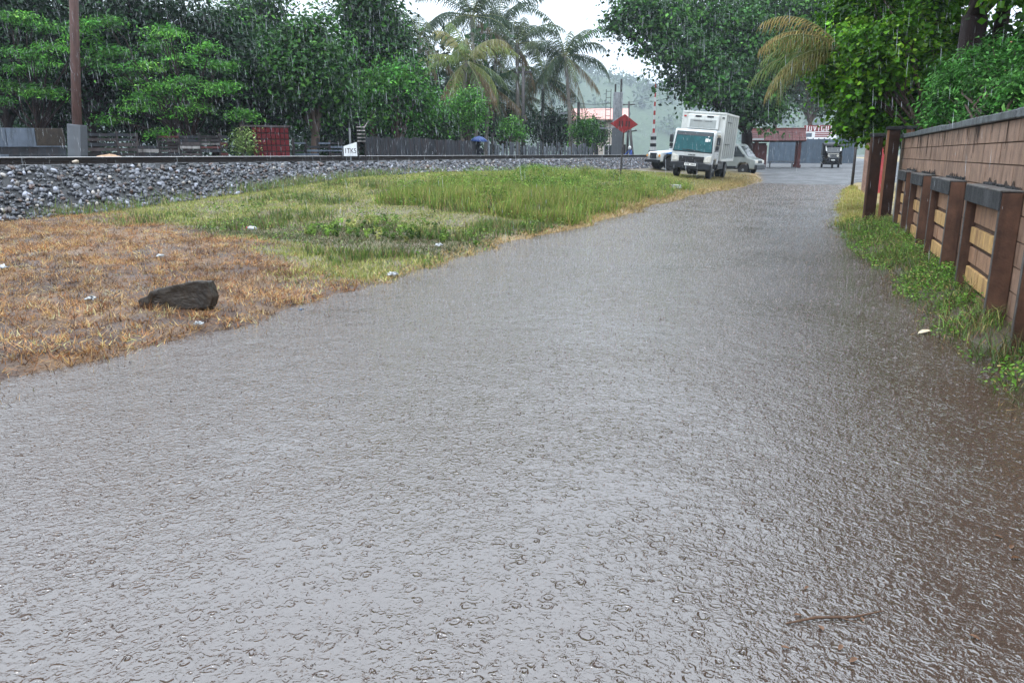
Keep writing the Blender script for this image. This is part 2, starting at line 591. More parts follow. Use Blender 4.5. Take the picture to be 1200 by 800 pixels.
gx = grid_axis(-1250, -23, 4, 1250, .2, 24)
gy = grid_axis(-1250, -3, 64, 1250, .25, 24)
GX, GY = np.meshgrid(gx, gy)
GZ = ground_z(GX, GY)
farm = np.maximum(sstep(64, 120, np.hypot(GX, GY)), sstep(12, 30, GX))
GZ = GZ * (1 - farm) + farm * .55


def dry_mask(X, Y):
    """Scorched straw on the near side of a diagonal across the bank."""
    s = (Y - 7.5) - (-4.5 - X) * 0.5
    return 1 - sstep(-.7, .7, s + (fbm(X, Y, .8, 4) - .5) * 2.6)


def ground_colour(X, Y):
    d = X - track_x(Y)
    dry = dry_mask(X, Y)
    n = fbm(X, Y, 1.7, 3)[..., None]
    n2 = fbm(X, Y, 6, 14)[..., None]
    soil = np.array([.060, .036, .026]) * (.5 + 1.0 * n2)
    straw = np.array([.14, .08, .040]) * (.5 + 1.0 * n2)
    turf = np.array([.11, .09, .035]) * (.75 + .5 * n2)
    green = turf * (1 - sstep(.5, .7, n)) + np.array([.10, .072, .042]) * sstep(.5, .7, n)
    brown = straw * (1 - sstep(.36, .54, n)) + soil * sstep(.36, .54, n)
    c = green * (1 - dry[..., None]) + brown * dry[..., None]
    # mud and silt by and under the water
    xl, xr = x_left(Y), x_right(Y)
    c = np.where(((X > xr) & (Y < 17.6))[..., None], np.array([.060, .042, .028]) * (.6 + .8 * n2), c)
    c = np.where(((X > xr) & (Y >= 17.6))[..., None], np.array([.27, .20, .075]) * (.6 + .8 * n2), c)
    inroad = ((X > xl - .25) & (X < xr + .12))[..., None]
    c = np.where(inroad, np.array([.085, .062, .048]) * (.75 + .5 * n2), c)
    tarmac = ((X > xl - .2) & (X < xr + 6) & (Y > 42))[..., None]
    c = np.where(tarmac, np.array([.075, .076, .080]) * (.8 + .4 * n2), c)
    straw_edge = (np.exp(-((X - xl + .35) / .3) ** 2) * (Y > 12))[..., None]
    c = c * (1 - straw_edge) + np.array([.26, .17, .075]) * straw_edge * (.8 + .4 * n2)
    bal = ((d < TOE + .1) & (X < xl))[..., None]
    c = np.where(bal, np.array([.010, .010, .011]), c)
    back = (d < -3.0)[..., None]
    c = np.where(back, np.array([.03, .032, .02]) * (.6 + .8 * n), c)
    return c


def ground_material():
    m, nt, bs = base_mat('wet_ground')
    L = nt.links
    at = nd(nt, 'ShaderNodeAttribute', attribute_name='col')
    geo = nd(nt, 'ShaderNodeNewGeometry')
    nz = nd(nt, 'ShaderNodeTexNoise', Scale=26.0, Detail=8.0, Roughness=.7)
    L.new(geo.outputs['Position'], nz.inputs['Vector'])
    mr = nd(nt, 'ShaderNodeMapRange')
    mr.inputs['From Min'].default_value = .25
    mr.inputs['From Max'].default_value = .75
    mr.inputs['To Min'].default_value = .5
    mr.inputs['To Max'].default_value = 1.5
    L.new(nz.outputs['Fac'], mr.inputs['Value'])
    vm = nd(nt, 'ShaderNodeVectorMath', operation='SCALE')
    L.new(at.outputs['Color'], vm.inputs[0])
    L.new(mr.outputs['Result'], vm.inputs['Scale'])
    L.new(vm.outputs['Vector'], bs.inputs['Base Color'])
    n2 = nd(nt, 'ShaderNodeTexNoise', Scale=1.1, Detail=3.0)
    L.new(geo.outputs['Position'], n2.inputs['Vector'])
    rr = nd(nt, 'ShaderNodeMapRange')
    rr.inputs['From Min'].default_value = .35
    rr.inputs['From Max'].default_value = .65
    rr.inputs['To Min'].default_value = .45
    rr.inputs['To Max'].default_value = .8
    L.new(n2.outputs['Fac'], rr.inputs['Value'])
    L.new(rr.outputs['Result'], bs.inputs['Roughness'])
    bp = nd(nt, 'ShaderNodeBump', Strength=.6, Distance=.03)
    L.new(nz.outputs['Fac'], bp.inputs['Height'])
    L.new(bp.outputs['Normal'], bs.inputs['Normal'])
    return m


def grid_faces(ny, nx):
    i = np.arange(ny - 1)[:, None] * nx + np.arange(nx - 1)[None, :]
    return np.stack([i, i + 1, i + nx + 1, i + nx], -1).reshape(-1, 4)


ground = np_mesh('ground', np.stack([GX, GY, GZ], -1).reshape(-1, 3), grid_faces(len(gy), len(gx)), ground_material(),
                 col=ground_colour(GX, GY).reshape(-1, 3), smooth=True)
tag(ground, kind='structure')


# ------------------------------------------------------------------ floodwater
def water_material():
    m, nt, bs = base_mat('muddy_floodwater')
    L = nt.links
    geo = nd(nt, 'ShaderNodeNewGeometry')
    nw = nd(nt, 'ShaderNodeTexNoise', Scale=13.0, Detail=2.0)
    L.new(geo.outputs['Position'], nw.inputs['Vector'])
    wob = nd(nt, 'ShaderNodeVectorMath', operation='SCALE')
    L.new(nw.outputs['Color'], wob.inputs[0])
    wob.inputs['Scale'].default_value = .05
    ps = nd(nt, 'ShaderNodeVectorMath', operation='ADD')
    L.new(geo.outputs['Position'], ps.inputs[0])
    L.new(wob.outputs['Vector'], ps.inputs[1])

    def mth(op, a, b=None):
        n = nd(nt, 'ShaderNodeMath', operation=op)
        for i, v in enumerate((a, b)):
            if v is None:
                continue
            if isinstance(v, (int, float)):
                n.inputs[i].default_value = v
            else:
                L.new(v, n.inputs[i])
        return n.outputs[0]

    total = None
    # rain rings: one drop per cell, each at its own age (radius), three drop spacings
    for k, (sc, w, amp) in enumerate([(12.0, .06, .8), (25.0, .10, 1.0), (44.0, .13, .9)]):
        mp = nd(nt, 'ShaderNodeMapping')
        mp.inputs['Location'].default_value = (k * 3.7, k * 1.9, 0)
        mp.inputs['Rotation'].default_value = (0, 0, k * .8)
        L.new(ps.outputs['Vector'], mp.inputs['Vector'])
        vo = nd(nt, 'ShaderNodeTexVoronoi', voronoi_dimensions='2D', Scale=sc)
        vo.inputs['Randomness'].default_value = 1.0
        L.new(mp.outputs['Vector'], vo.inputs['Vector'])
        sp = nd(nt, 'ShaderNodeSeparateColor')
        L.new(vo.outputs['Color'], sp.inputs['Color'])
        rad = mth('MULTIPLY_ADD', sp.outputs['Red'], .42)
        rad.node.inputs[2].default_value = .04
        g = mth('DIVIDE', mth('SUBTRACT', vo.outputs['Distance'], rad), w)
        ring = mth('EXPONENT', mth('MULTIPLY', mth('MULTIPLY', g, g), -1.0))
        trough = mth('DIVIDE', mth('SUBTRACT', mth('SUBTRACT', vo.outputs['Distance'], rad), -2.0 * w), w)
        ring2 = mth('EXPONENT', mth('MULTIPLY', mth('MULTIPLY', trough, trough), -1.0))
        fade = mth('SUBTRACT', 1.1, sp.outputs['Red'])
        na = nd(nt, 'ShaderNodeTexNoise', Scale=sc * 1.1, Detail=1.0)
        L.new(mp.outputs['Vector'], na.inputs['Vector'])
        am = nd(nt, 'ShaderNodeMapRange')
        am.inputs['From Min'].default_value = .38
        am.inputs['From Max'].default_value = .62
        L.new(na.outputs['Fac'], am.inputs['Value'])
        fade = mth('MULTIPLY', fade, am.outputs['Result'])
        h = mth('MULTIPLY', mth('SUBTRACT', ring, mth('MULTIPLY', ring2, .7)), mth('MULTIPLY', fade, amp / sc * 9.0))
        total = h if total is None else mth('ADD', total, h)
    n1 = nd(nt, 'ShaderNodeTexNoise', Scale=34.0, Detail=3.0, Roughness=.6)
    L.new(ps.outputs['Vector'], n1.inputs['Vector'])
    n4 = nd(nt, 'ShaderNodeTexNoise', Scale=.7, Detail=3.0)
    L.new(geo.outputs['Position'], n4.inputs['Vector'])
    cm = nd(nt, 'ShaderNodeMapRange')
    cm.inputs['From Min'].default_value = .35
    cm.inputs['From Max'].default_value = .65
    cm.inputs['To Min'].default_value = .45
    cm.inputs['To Max'].default_value = 1.15
    L.new(n4.outputs['Fac'], cm.inputs['Value'])
    total = mth('MULTIPLY', mth('ADD', total, mth('MULTIPLY', n1.outputs['Fac'], .8)), cm.outputs['Result'])
    n2 = nd(nt, 'ShaderNodeTexNoise', Scale=5.0, Detail=2.0)
    L.new(ps.outputs['Vector'], n2.inputs['Vector'])
    total = mth('ADD', total, mth('MULTIPLY', n2.outputs['Fac'], .8))
    bp = nd(nt, 'ShaderNodeBump', Strength=1.0, Distance=.0125)
    L.new(total, bp.inputs['Height'])
    L.new(bp.outputs['Normal'], bs.inputs['Normal'])
    # silt in the water, thicker in drifts
    n3 = nd(nt, 'ShaderNodeTexNoise', Scale=.35, Detail=4.0)
    L.new(geo.outputs['Position'], n3.inputs['Vector'])
    cr = nd(nt, 'ShaderNodeMix', data_type='RGBA')
    cr.inputs['A'].default_value = (.046, .028, .020, 1)
    cr.inputs['B'].default_value = (.066, .045, .035, 1)
    L.new(n3.outputs['Fac'], cr.inputs['Factor'])
    L.new(cr.outputs['Result'], bs.inputs['Base Color'])
    bs.inputs['Roughness'].default_value = .07
    bs.inputs['IOR'].default_value = 2.1
    bs.inputs['Specular IOR Level'].default_value = .5
    return m


wx = np.linspace(-7, 3.2, 30)
wy = np.linspace(-14, 50, 100)
WX, WY = np.meshgrid(wx, wy)
water = np_mesh('floodwater', np.stack([WX, WY, 0 * WX], -1).reshape(-1, 3), grid_faces(100, 30), water_material(), smooth=True)
tag(water, kind='structure')


# ------------------------------------------------------------------ railway
TR_ANG = -math.atan(0.148)                       # the track's heading, turned from +Y
trk = empty('railway_track', (float(track_x(12.23)), 12.23, 0), (0, 0, TR_ANG), 'rusty railway track running along the top of the ballast bank', 'railway track')


def rail(x):
    prof = [(-.065, 0), (.065, 0), (.065, .015), (.012, .035), (.012, .115), (.034, .128), (.034, .158), (-.034, .158), (-.034, .128), (-.012, .115), (-.012, .035), (-.065, .015)]
    m = MB().prism([(x + p[0], Z_BALLAST + .015 + p[1]) for p in prof], -40, 75, 'y')
    o = m.build('rail', STEEL_RUST, trk)
    MB().prism([(x - .03, Z_BALLAST + .1735), (x + .03, Z_BALLAST + .1735), (x + .026, Z_BALLAST + .178), (x - .026, Z_BALLAST + .178)], -40, 75, 'y').build('running_surface', STEEL_TOP, o)


rail(0.0)
rail(-1.676)
sl = MB().prism([(-.13, Z_BALLAST - .14), (.13, Z_BALLAST - .14), (.10, Z_BALLAST + .008), (-.10, Z_BALLAST + .008)], -1.06, 1.06, 'x').build('sleeper', CONCRETE, trk, loc=(-.838, -10, 0))
for k in range(1, 110):
    copy_part(sl, trk, (-.838, -10 + k * .68, 0))


def stone_shapes(n):
    out = []
    bm0 = bmesh.new()
    bmesh.ops.create_icosphere(bm0, subdivisions=1, radius=.5)
    V0 = np.array([v.co[:] for v in bm0.verts])
    F0 = np.array([[v.index for v in f.verts] for f in bm0.faces])
    bm0.free()
    for k in range(n):
        V = V0.copy()
        for _ in range(5):                        # chip flat faces off: crushed rock
            nrm = RNG.normal(size=3)
            nrm /= np.linalg.norm(nrm)
            off = RNG.uniform(.22, .36)
            dd = V @ nrm - off
            V -= np.where(dd > 0, dd, 0)[:, None] * nrm
        V += RNG.normal(scale=.035, size=V.shape)
        V *= RNG.uniform([.9, .7, .5], [1.3, 1.0, .8])
        out.append(V)
    return out, F0


STONES, STONE_F = stone_shapes(14)


def rand_rot(n, tilt=1.0):
    q = RNG.normal(size=(n, 4))
    q[:, 0] += (1 - tilt) * 3
    q /= np.linalg.norm(q, axis=1)[:, None]
    w, x, y, z = q.T
    return np.stack([np.stack([1 - 2 * (y * y + z * z), 2 * (x * y - z * w), 2 * (x * z + y * w)], -1),
                     np.stack([2 * (x * y + z * w), 1 - 2 * (x * x + z * z), 2 * (y * z - x * w)], -1),
                     np.stack([2 * (x * z - y * w), 2 * (y * z + x * w), 1 - 2 * (x * x + y * y)], -1)], 1)


def stone_cols(n):
    c = np.array([.060, .062, .073])[None] * np.exp(RNG.normal(-.2, .75, n))[:, None]
    w = RNG.random(n) < .05
    c[w] = np.array([.30, .27, .24]) * RNG.uniform(.7, 1.2, (w.sum(), 1))
    b = RNG.random(n) < .13
    c[b] = np.array([.085, .05, .038]) * RNG.uniform(.5, 1.2, (b.sum(), 1))
    return np.clip(c, .01, .5)


ballast = empty('ballast_bank', (0, 0, 0))
tag(ballast, 'bank of dark crushed stone under the railway', 'ballast', kind='structure')
NS = 22000
sy = 3 + 62 * RNG.random(NS * 2) ** 1.35
sdd = np.where(RNG.random(NS * 2) < .8, RNG.uniform(.12, TOE + .25, NS * 2), RNG.uniform(-3.2, -.1, NS * 2))
sx = track_x(sy) + sdd
keep = ~((sdd > -1.75) & (sdd < .05) & (RNG.random(NS * 2) < .3))
sx, sy, sdd = sx[keep][:NS], sy[keep][:NS], sdd[keep][:NS]
sz = ground_z(sx, sy)
ssz = .045 + .125 * RNG.random(NS) ** 1.4 * (1 + .1 * sstep(10, 40, sy))
ssz[(sdd > -.2) & (sdd < .3)] *= .6
dist = np.hypot(sx, sy)
front = (sdd > .3) & (sx / sy > -1.55)
order = np.argsort(np.where(front, dist / ssz, 1e9))
own = np.zeros(NS, bool)
own[order[:280]] = True
S_V, S_F, S_C = [], [], []
rot = rand_rot(NS)
cols = stone_cols(NS)
cnt = 0
for k in range(14):
    idx = np.where((np.arange(NS) % 14 == k) & ~own)[0]
    V = np.einsum('nij,vj->nvi', rot[idx], STONES[k]) * ssz[idx, None, None]
    V += np.stack([sx[idx], sy[idx], sz[idx] + ssz[idx] * .22], -1)[:, None]
    S_V.append(V.reshape(-1, 3))
    S_F.append((STONE_F[None] + (np.arange(len(idx)) * len(STONES[k]))[:, None, None] + cnt).reshape(-1, 3))
    S_C.append(np.repeat(cols[idx], len(STONES[k]), 0))
    cnt += len(idx) * len(STONES[k])
tag(np_mesh('crushed_stones', np.concatenate(S_V), np.concatenate(S_F), STONE, ballast, col=np.concatenate(S_C)), kind='stuff')
protos = []
for k in range(28):
    c = stone_cols(1)[0]
    o = np_mesh('stone', STONES[k % 14], STONE_F, STONE, ballast, col=np.repeat(c[None], len(STONES[k % 14]), 0))
    protos.append(o.data)
    bpy.data.objects.remove(o)
for i in np.where(own)[0]:
    o = bpy.data.objects.new('stone', protos[int(i) % 28])
    COL.objects.link(o)
    o.parent = ballast
    o.location = (sx[i], sy[i], sz[i] + ssz[i] * .22)
    o.scale = (ssz[i],) * 3
    o.rotation_euler = RNG.uniform(0, 6.28, 3)

# ------------------------------------------------------------------ grass
def blades(X, Y, Z, H, W, C, lean=.35, name='grass', seg2=False):
    n = len(X)
    a = RNG.uniform(0, 2 * math.pi, n)
    b = RNG.uniform(0, 2 * math.pi, n)
    ln = RNG.uniform(.05, 1, n) * lean * 2
    P = np.stack([X, Y, Z], -1)
    side = np.stack([np.cos(a), np.sin(a), 0 * a], -1) * (W / 2)[:, None]
    tip = P + np.stack([np.cos(b) * ln * H, np.sin(b) * ln * H, H * (1 - .25 * ln)], -1)
    mid = P + np.stack([np.cos(b) * ln * H * .3, np.sin(b) * ln * H * .3, H * .55], -1)
    if not seg2:
        V = np.stack([P - side, P + side, tip], 1)
        return V.reshape(-1, 3), np.arange(n * 3).reshape(-1, 3), np.repeat(C, 3, 0)
    V = np.stack([P - side, P + side, mid + side * .75, tip, mid - side * .75], 1)
    base = (np.arange(n) * 5)[:, None, None]
    tri = np.concatenate([np.array([[0, 1, 2], [0, 2, 4], [4, 2, 3]])[None] + base]).reshape(-1, 3)
    return V.reshape(-1, 3), tri, np.repeat(C, 5, 0)


def scatter(n, x0, x1, y0, y1, dens):
    X = RNG.uniform(x0, x1, n)
    Y = y0 + (y1 - y0) * RNG.random(n) ** 1.25
    k = RNG.random(n) < dens(X, Y)
    return X[k], Y[k]


def jitter(c, n, s=.22):
    c = np.asarray(c)
    return np.clip(c[None] * np.exp(RNG.normal(0, s, (n, 1))) * np.exp(RNG.normal(0, s * .35, (n, 3))), .004, .7)


def mixcol(cols, w, n):
    idx = RNG.choice(len(cols), n, p=np.array(w) / sum(w))
    return np.asarray(cols)[idx] * np.exp(RNG.normal(0, .22, (n, 1)))


def on_bank(X, Y):
    d = X - track_x(Y)
    return (X < x_left(Y) - .02) & (d > TOE - .1)


gparts = {}
p_blk = gz(212, 360, .08)
# dry straw
X, Y = scatter(420000, -15.5, -4.3, 1.5, 14, lambda X, Y: on_bank(X, Y) * dry_mask(X, Y) * np.clip((fbm(X, Y, 1.6, 21) - .30) * 3.0, .28, 1) * (.35 + .65 * sstep(.35, .6, fbm(X, Y, 7, 23))) * sstep(0, .6, x_left(Y) - X + .15 * fbm(X, Y, 4, 2)))
n = len(X)
Hh = RNG.uniform(.02, .075, n) * (.5 + 1.1 * fbm(X, Y, 1.1, 31))
tone = np.exp((fbm(X, Y, 2.3, 37) - .5) * 2.2)[:, None]
C = np.clip(mixcol([(.42, .235, .085), (.31, .14, .05), (.15, .06, .028), (.52, .35, .155), (.06, .028, .017)], [4, 4.6, 3, 1.5, 2.6], n) * tone, .01, .6)
gparts['dry_straw_grass'] = blades(X, Y, ground_z(X, Y) - .005, Hh, RNG.uniform(.005, .012, n), C, 1.3)
tx, ty = scatter(9000, -15, -4.4, 2, 14, lambda X, Y: on_bank(X, Y) * dry_mask(X, Y) * sstep(0, .5, x_left(Y) - X))
tx = np.concatenate([tx, p_blk[0] + RNG.uniform(-.5, .5, 60)])
ty = np.concatenate([ty, p_blk[1] - RNG.uniform(.06, .28, 60)])
X = np.repeat(tx, 14) + RNG.normal(0, .025, len(tx) * 14)
Y = np.repeat(ty, 14) + RNG.normal(0, .025, len(tx) * 14)
n = len(X)
C = np.repeat(mixcol([(.44, .26, .10), (.31, .14, .05), (.10, .045, .024), (.54, .38, .18), (.05, .025, .017)], [4, 4, 2.4, 2.0, 2.6], len(tx)), 14, 0) * np.exp(RNG.normal(0, .25, (n, 1)))
gparts['straw_tufts'] = blades(X, Y, ground_z(X, Y) - .005, .02 + .09 * RNG.random(n) ** 1.8, RNG.uniform(.004, .010, n), np.clip(C, .01, .6), 1.1)
# drowned stalks and debris along both water edges
X, Y = scatter(60000, -6, -2, 1.5, 34, lambda X, Y: np.exp(-((X - x_left(Y) + .06) / .16) ** 2) * np.clip((fbm(X, Y, 3, 111) - .35) * 3, .05, 1))
X2, Y2 = scatter(40000, .2, 1.6, 3.5, 30, lambda X, Y: np.exp(-((X - x_right(Y) - .02) / .12) ** 2) * np.clip((fbm(X, Y, 3, 113) - .35) * 3, .05, 1))
X, Y = np.concatenate([X, X2]), np.concatenate([Y, Y2])
n = len(X)
gparts['drowned_stalks'] = blades(X, Y, np.maximum(ground_z(X, Y), -.012), RNG.uniform(.02, .07, n), RNG.uniform(.004, .009, n), mixcol([(.16, .085, .04), (.30, .19, .08), (.07, .04, .025), (.14, .15, .05)], [3, 2, 3, 1.5], n), 1.2)
# short green turf
X, Y = scatter(420000, -14.5, -2.6, 6.5, 40, lambda X, Y: on_bank(X, Y) * (1 - dry_mask(X, Y)) * np.clip((fbm(X, Y, 1.3, 41) - .18) * 2.6, .35, 1))
n = len(X)
Hh = RNG.uniform(.03, .09, n) * (.5 + 1.0 * fbm(X, Y, 1.3, 33))
gm = fbm(X, Y, .55, 51)
Cg = mixcol([(.21, .25, .05), (.31, .31, .085), (.12, .18, .032), (.42, .35, .14)], [3.8, 3.0, 2.0, 2.2], n)
Cd = mixcol([(.06, .09, .025), (.09, .11, .035), (.12, .08, .04)], [3, 2, 2], n)
dk = sstep(.5, .62, gm) * (X > -10.5) * (Y > 10) * (Y < 20)
C = np.where((RNG.random(n) < dk)[:, None], Cd, Cg)
es = np.exp(-((X - x_left(Y) + .3) / .28) ** 2)
C = np.where((RNG.random(n) < es * .8)[:, None], mixcol([(.45, .32, .13), (.34, .22, .09)], [1, 1], n), C)
gparts['short_green_grass'] = blades(X, Y, ground_z(X, Y) - .005, Hh, RNG.uniform(.007, .015, n) * (1 + .02 * Y), C, .7)
# straw spit by the road ahead
X, Y = scatter(70000, -7, -1.8, 20, 46, lambda X, Y: on_bank(X, Y) * np.exp(-((X - x_left(Y) + .55) / (.45 + .9 * sstep(30, 36, Y))) ** 2))
n = len(X)
gparts['straw_verge_grass'] = blades(X, Y, ground_z(X, Y), RNG.uniform(.05, .14, n), RNG.uniform(.012, .022, n), mixcol([(.36, .27, .11), (.26, .19, .08), (.18, .19, .055), (.12, .08, .045)], [3, 2.4, 1.4, 1.2], n), .8)
# tall bright weeds
def weeds(n0, x0, x1, y0, y1, dens, hmin, hmax, cols, w):
    X, Y = scatter(n0, x0, x1, y0, y1, dens)
    n = len(X)
    return blades(X, Y, ground_z(X, Y), RNG.uniform(hmin, hmax, n) * (.55 + .9 * fbm(X, Y, .9, 61)), RNG.uniform(.010, .02, n) * (1 + .015 * Y), mixcol(cols, w, n), .28)


gparts['tall_bright_weeds'] = weeds(130000, -9.5, -4.2, 15.5, 31, lambda X, Y: on_bank(X, Y) * np.clip((fbm(X, Y, .7, 71) - .40) * 4.5, 0, 1) * sstep(.25, .9, x_left(Y) - X) * (.2 + .8 * sstep(.45, .6, fbm(X, Y, 4.5, 73))), .06, .46,
                                    [(.15, .25, .035), (.25, .28, .06), (.11, .17, .03), (.36, .30, .11), (.20, .13, .06)], [4, 3, 2, 2, 1])
gparts['dark_green_weeds'] = weeds(110000, -12.5, -4.8, 8.5, 19, lambda X, Y: on_bank(X, Y) * (1 - dry_mask(X, Y)) * np.clip((fbm(X, Y, .8, 81) - .52) * 5, 0, 1) * (.15 + .85 * sstep(.45, .6, fbm(X, Y, 5, 83))), .04, .22,
                                   [(.085, .15, .03), (.13, .19, .04), (.05, .085, .025), (.16, .11, .06), (.28, .24, .09)], [4, 3, 2, 2, 1.5])
gparts['weeds_at_ballast_foot'] = weeds(60000, -15, -10.5, 9.5, 30, lambda X, Y: np.exp(-((X - track_x(Y) - TOE - .05) / .38) ** 2) * np.clip((fbm(X, Y, .8, 85) - .40) * 4, 0, 1) * sstep(10.5, 12.5, Y), .10, .34,
                                        [(.12, .19, .05), (.16, .20, .06), (.22, .18, .09), (.08, .12, .03)], [3, 3, 2, 2])
# right verge: fine, close to the camera
def on_verge(X, Y):
    return (X > x_right(Y) + .0) & (X < 1.62)


X, Y = scatter(120000, .35, 1.62, 3.6, 36, lambda X, Y: on_verge(X, Y) * np.clip((fbm(X, Y, 2.4, 91) - .34) * 4.0, .12, 1) * (.25 + .75 * sstep(0, .3, X - x_right(Y))))
n = len(X)
C1 = mixcol([(.075, .145, .024), (.12, .20, .032), (.045, .08, .02), (.26, .22, .08), (.15, .08, .038), (.07, .045, .026)], [3.6, 2.4, 2.2, 1.8, 1.6, 1.2], n) * np.exp((fbm(X, Y, 2.6, 133) - .5) * 1.6)[:, None]
C2 = mixcol([(.34, .33, .08), (.42, .36, .12), (.26, .30, .06), (.40, .25, .10)], [3, 3, 2, 1], n)
yel = RNG.random(n) < sstep(17.2, 18.6, Y)
Cv = np.where(yel[:, None], C2, C1)
Hh = (.04 + .24 * RNG.random(n) ** 2.2) * (.4 + 1.1 * fbm(X, Y, 2.2, 95)) * (1 - .3 * sstep(17, 19, Y))
gparts['verge_grass'] = blades(X, Y, ground_z(X, Y) - .005, Hh, RNG.uniform(.004, .009, n) * (1 + .05 * np.maximum(Y - 8, 0)), Cv, .8, seg2=True)
GL = {'straw_tufts': 'bristly straw tufts standing out of the dry mound', 'drowned_stalks': 'half drowned stalks and debris along the water edges', 'dry_straw_grass': 'dry brown straw covering the mound beside the flooded road', 'short_green_grass': 'short yellow green turf on the bank below the ballast',
      'straw_verge_grass': 'pale straw strip along the edge of the flooded road ahead', 'tall_bright_weeds': 'tall bright green weeds near the red diamond sign',
      'dark_green_weeds': 'dark green weeds in the middle of the bank', 'weeds_at_ballast_foot': 'scrubby green weeds growing at the foot of the ballast',
      'verge_grass': 'green grass and weeds along the foot of the brown block wall'}
for k, (V, Fq, C) in gparts.items():
    o = np_mesh(k, V, Fq, GRASS, col=C)
    tag(o, GL[k], 'grass', kind='stuff')


# leafy ground weeds on the right verge and the bank
def leaf_quads(P, N, L, W, C, droop=.2):
    """One folded six-sided leaf per point."""
    n = len(P)
    N = N / np.linalg.norm(N, axis=1)[:, None]
    t = np.cross(N, RNG.normal(size=(n, 3)))
    t /= np.maximum(np.linalg.norm(t, axis=1), 1e-6)[:, None]
    b = np.cross(N, t)
    L2, W2 = (L / 2)[:, None], (W / 2)[:, None]
    V = np.stack([P - t * L2, P - t * L2 * .25 + b * W2 + N * W2 * .35, P + t * L2 * .4 + b * W2 * .8 + N * W2 * .2, P + t * L2 - N * L2 * droop,
                  P + t * L2 * .4 - b * W2 * .8 + N * W2 * .2, P - t * L2 * .25 - b * W2 + N * W2 * .35], 1)
    base = (np.arange(n) * 6)[:, None, None]
    Fq = (np.array([[0, 1, 2, 3], [0, 3, 4, 5]])[None] + base).reshape(-1, 4)
    return V.reshape(-1, 3), Fq, np.repeat(C, 6, 0)


def leaf_diamond(P, N, L, W, C, droop=.15):
    n = len(P)
    N = N / np.linalg.norm(N, axis=1)[:, None]
    t = np.cross(N, RNG.normal(size=(n, 3)))
    t /= np.maximum(np.linalg.norm(t, axis=1), 1e-6)[:, None]
    b = np.cross(N, t)
    L2, W2 = (L / 2)[:, None], (W / 2)[:, None]
    V = np.stack([P - t * L2, P + b * W2, P + t * L2 - N * L2 * droop * 2, P - b * W2], 1)
    Fq = (np.array([[0, 1, 2, 3]])[None] + (np.arange(n) * 4)[:, None, None]).reshape(-1, 4)
    return V.reshape(-1, 3), Fq, np.repeat(C, 4, 0)


X, Y = scatter(30000, .5, 1.6, 4.2, 17.5, lambda X, Y: on_verge(X, Y) * np.clip((fbm(X, Y, 1.6, 97) - .42) * 4, 0, 1))
n = len(X)
P = np.stack([X, Y, ground_z(X, Y) + RNG.uniform(.02, .16, n) * (.5 + fbm(X, Y, 2, 99))], -1)
V, Fq, C = leaf_quads(P, RNG.normal(size=(n, 3)) * .5 + [0, 0, 1], RNG.uniform(.02, .045, n), RNG.uniform(.012, .026, n), mixcol([(.11, .24, .03), (.17, .30, .05), (.07, .14, .03), (.32, .27, .10)], [4, 3, 2, .8], n))
tag(np_mesh('leafy_weeds', V, Fq, LEAF, col=C), 'small leafy green weeds at the foot of the block wall', 'weeds', kind='stuff')
X, Y = scatter(30000, -12, -4.6, 9, 30, lambda X, Y: on_bank(X, Y) * (1 - dry_mask(X, Y)) * np.clip((fbm(X, Y, .9, 105) - .50) * 5, 0, 1))
n = len(X)
P = np.stack([X, Y, ground_z(X, Y) + RNG.uniform(.03, .26, n) * (.4 + fbm(X, Y, 1.5, 107))], -1)
V, Fq, C = leaf_diamond(P, RNG.normal(size=(n, 3)) * .5 + [0, 0, 1], RNG.uniform(.03, .07, n), RNG.uniform(.018, .04, n), mixcol([(.11, .20, .03), (.17, .25, .05), (.06, .10, .025), (.22, .22, .07)], [4, 3, 2, .8], n))
tag(np_mesh('broadleaf_weeds', V, Fq, LEAF, col=C), 'broad leaved green weeds scattered over the bank', 'weeds', kind='stuff')

tx, ty = scatter(5200, -10, -4.4, 11, 31, lambda X, Y: on_bank(X, Y) * np.clip((fbm(X, Y, .6, 121) - .44) * 6, 0, 1) * sstep(.3, .9, x_left(Y) - X) * (.25 + .75 * sstep(14, 18, Y)))
tx, ty = tx[:1100], ty[:1100]
ph = RNG.uniform(.12, .42, len(tx)) * (.5 + .5 * sstep(14, 18, ty))
q = 40
a_ = RNG.uniform(0, 6.28, (len(tx), q))
hz_ = RNG.random((len(tx), q))
rr_ = (.04 + .16 * hz_) * RNG.uniform(.3, 1.1, (len(tx), q)) * (ph / .3)[:, None]
P = np.stack([tx[:, None] + np.cos(a_) * rr_, ty[:, None] + np.sin(a_) * rr_, ground_z(tx, ty)[:, None] + hz_ * ph[:, None] + .01], -1).reshape(-1, 3)
n = len(P)
Cw = np.repeat(mixcol([(.11, .20, .03), (.17, .26, .045), (.06, .11, .024), (.26, .27, .08)], [4, 3, 2, 1.2], len(tx)), q, 0) * np.exp(RNG.normal(0, .25, (n, 1)))
V, Fq, C = leaf_diamond(P, np.stack([np.cos(a_).ravel(), np.sin(a_).ravel(), .8 + 0 * a_.ravel()], -1) + RNG.normal(0, .3, (n, 3)), RNG.uniform(.04, .10, n), RNG.uniform(.014, .032, n), Cw)
tag(np_mesh('bushy_weeds', V, Fq, LEAF, col=C), 'bushy leafy weeds standing on the bank towards the truck', 'weeds', kind='stuff')

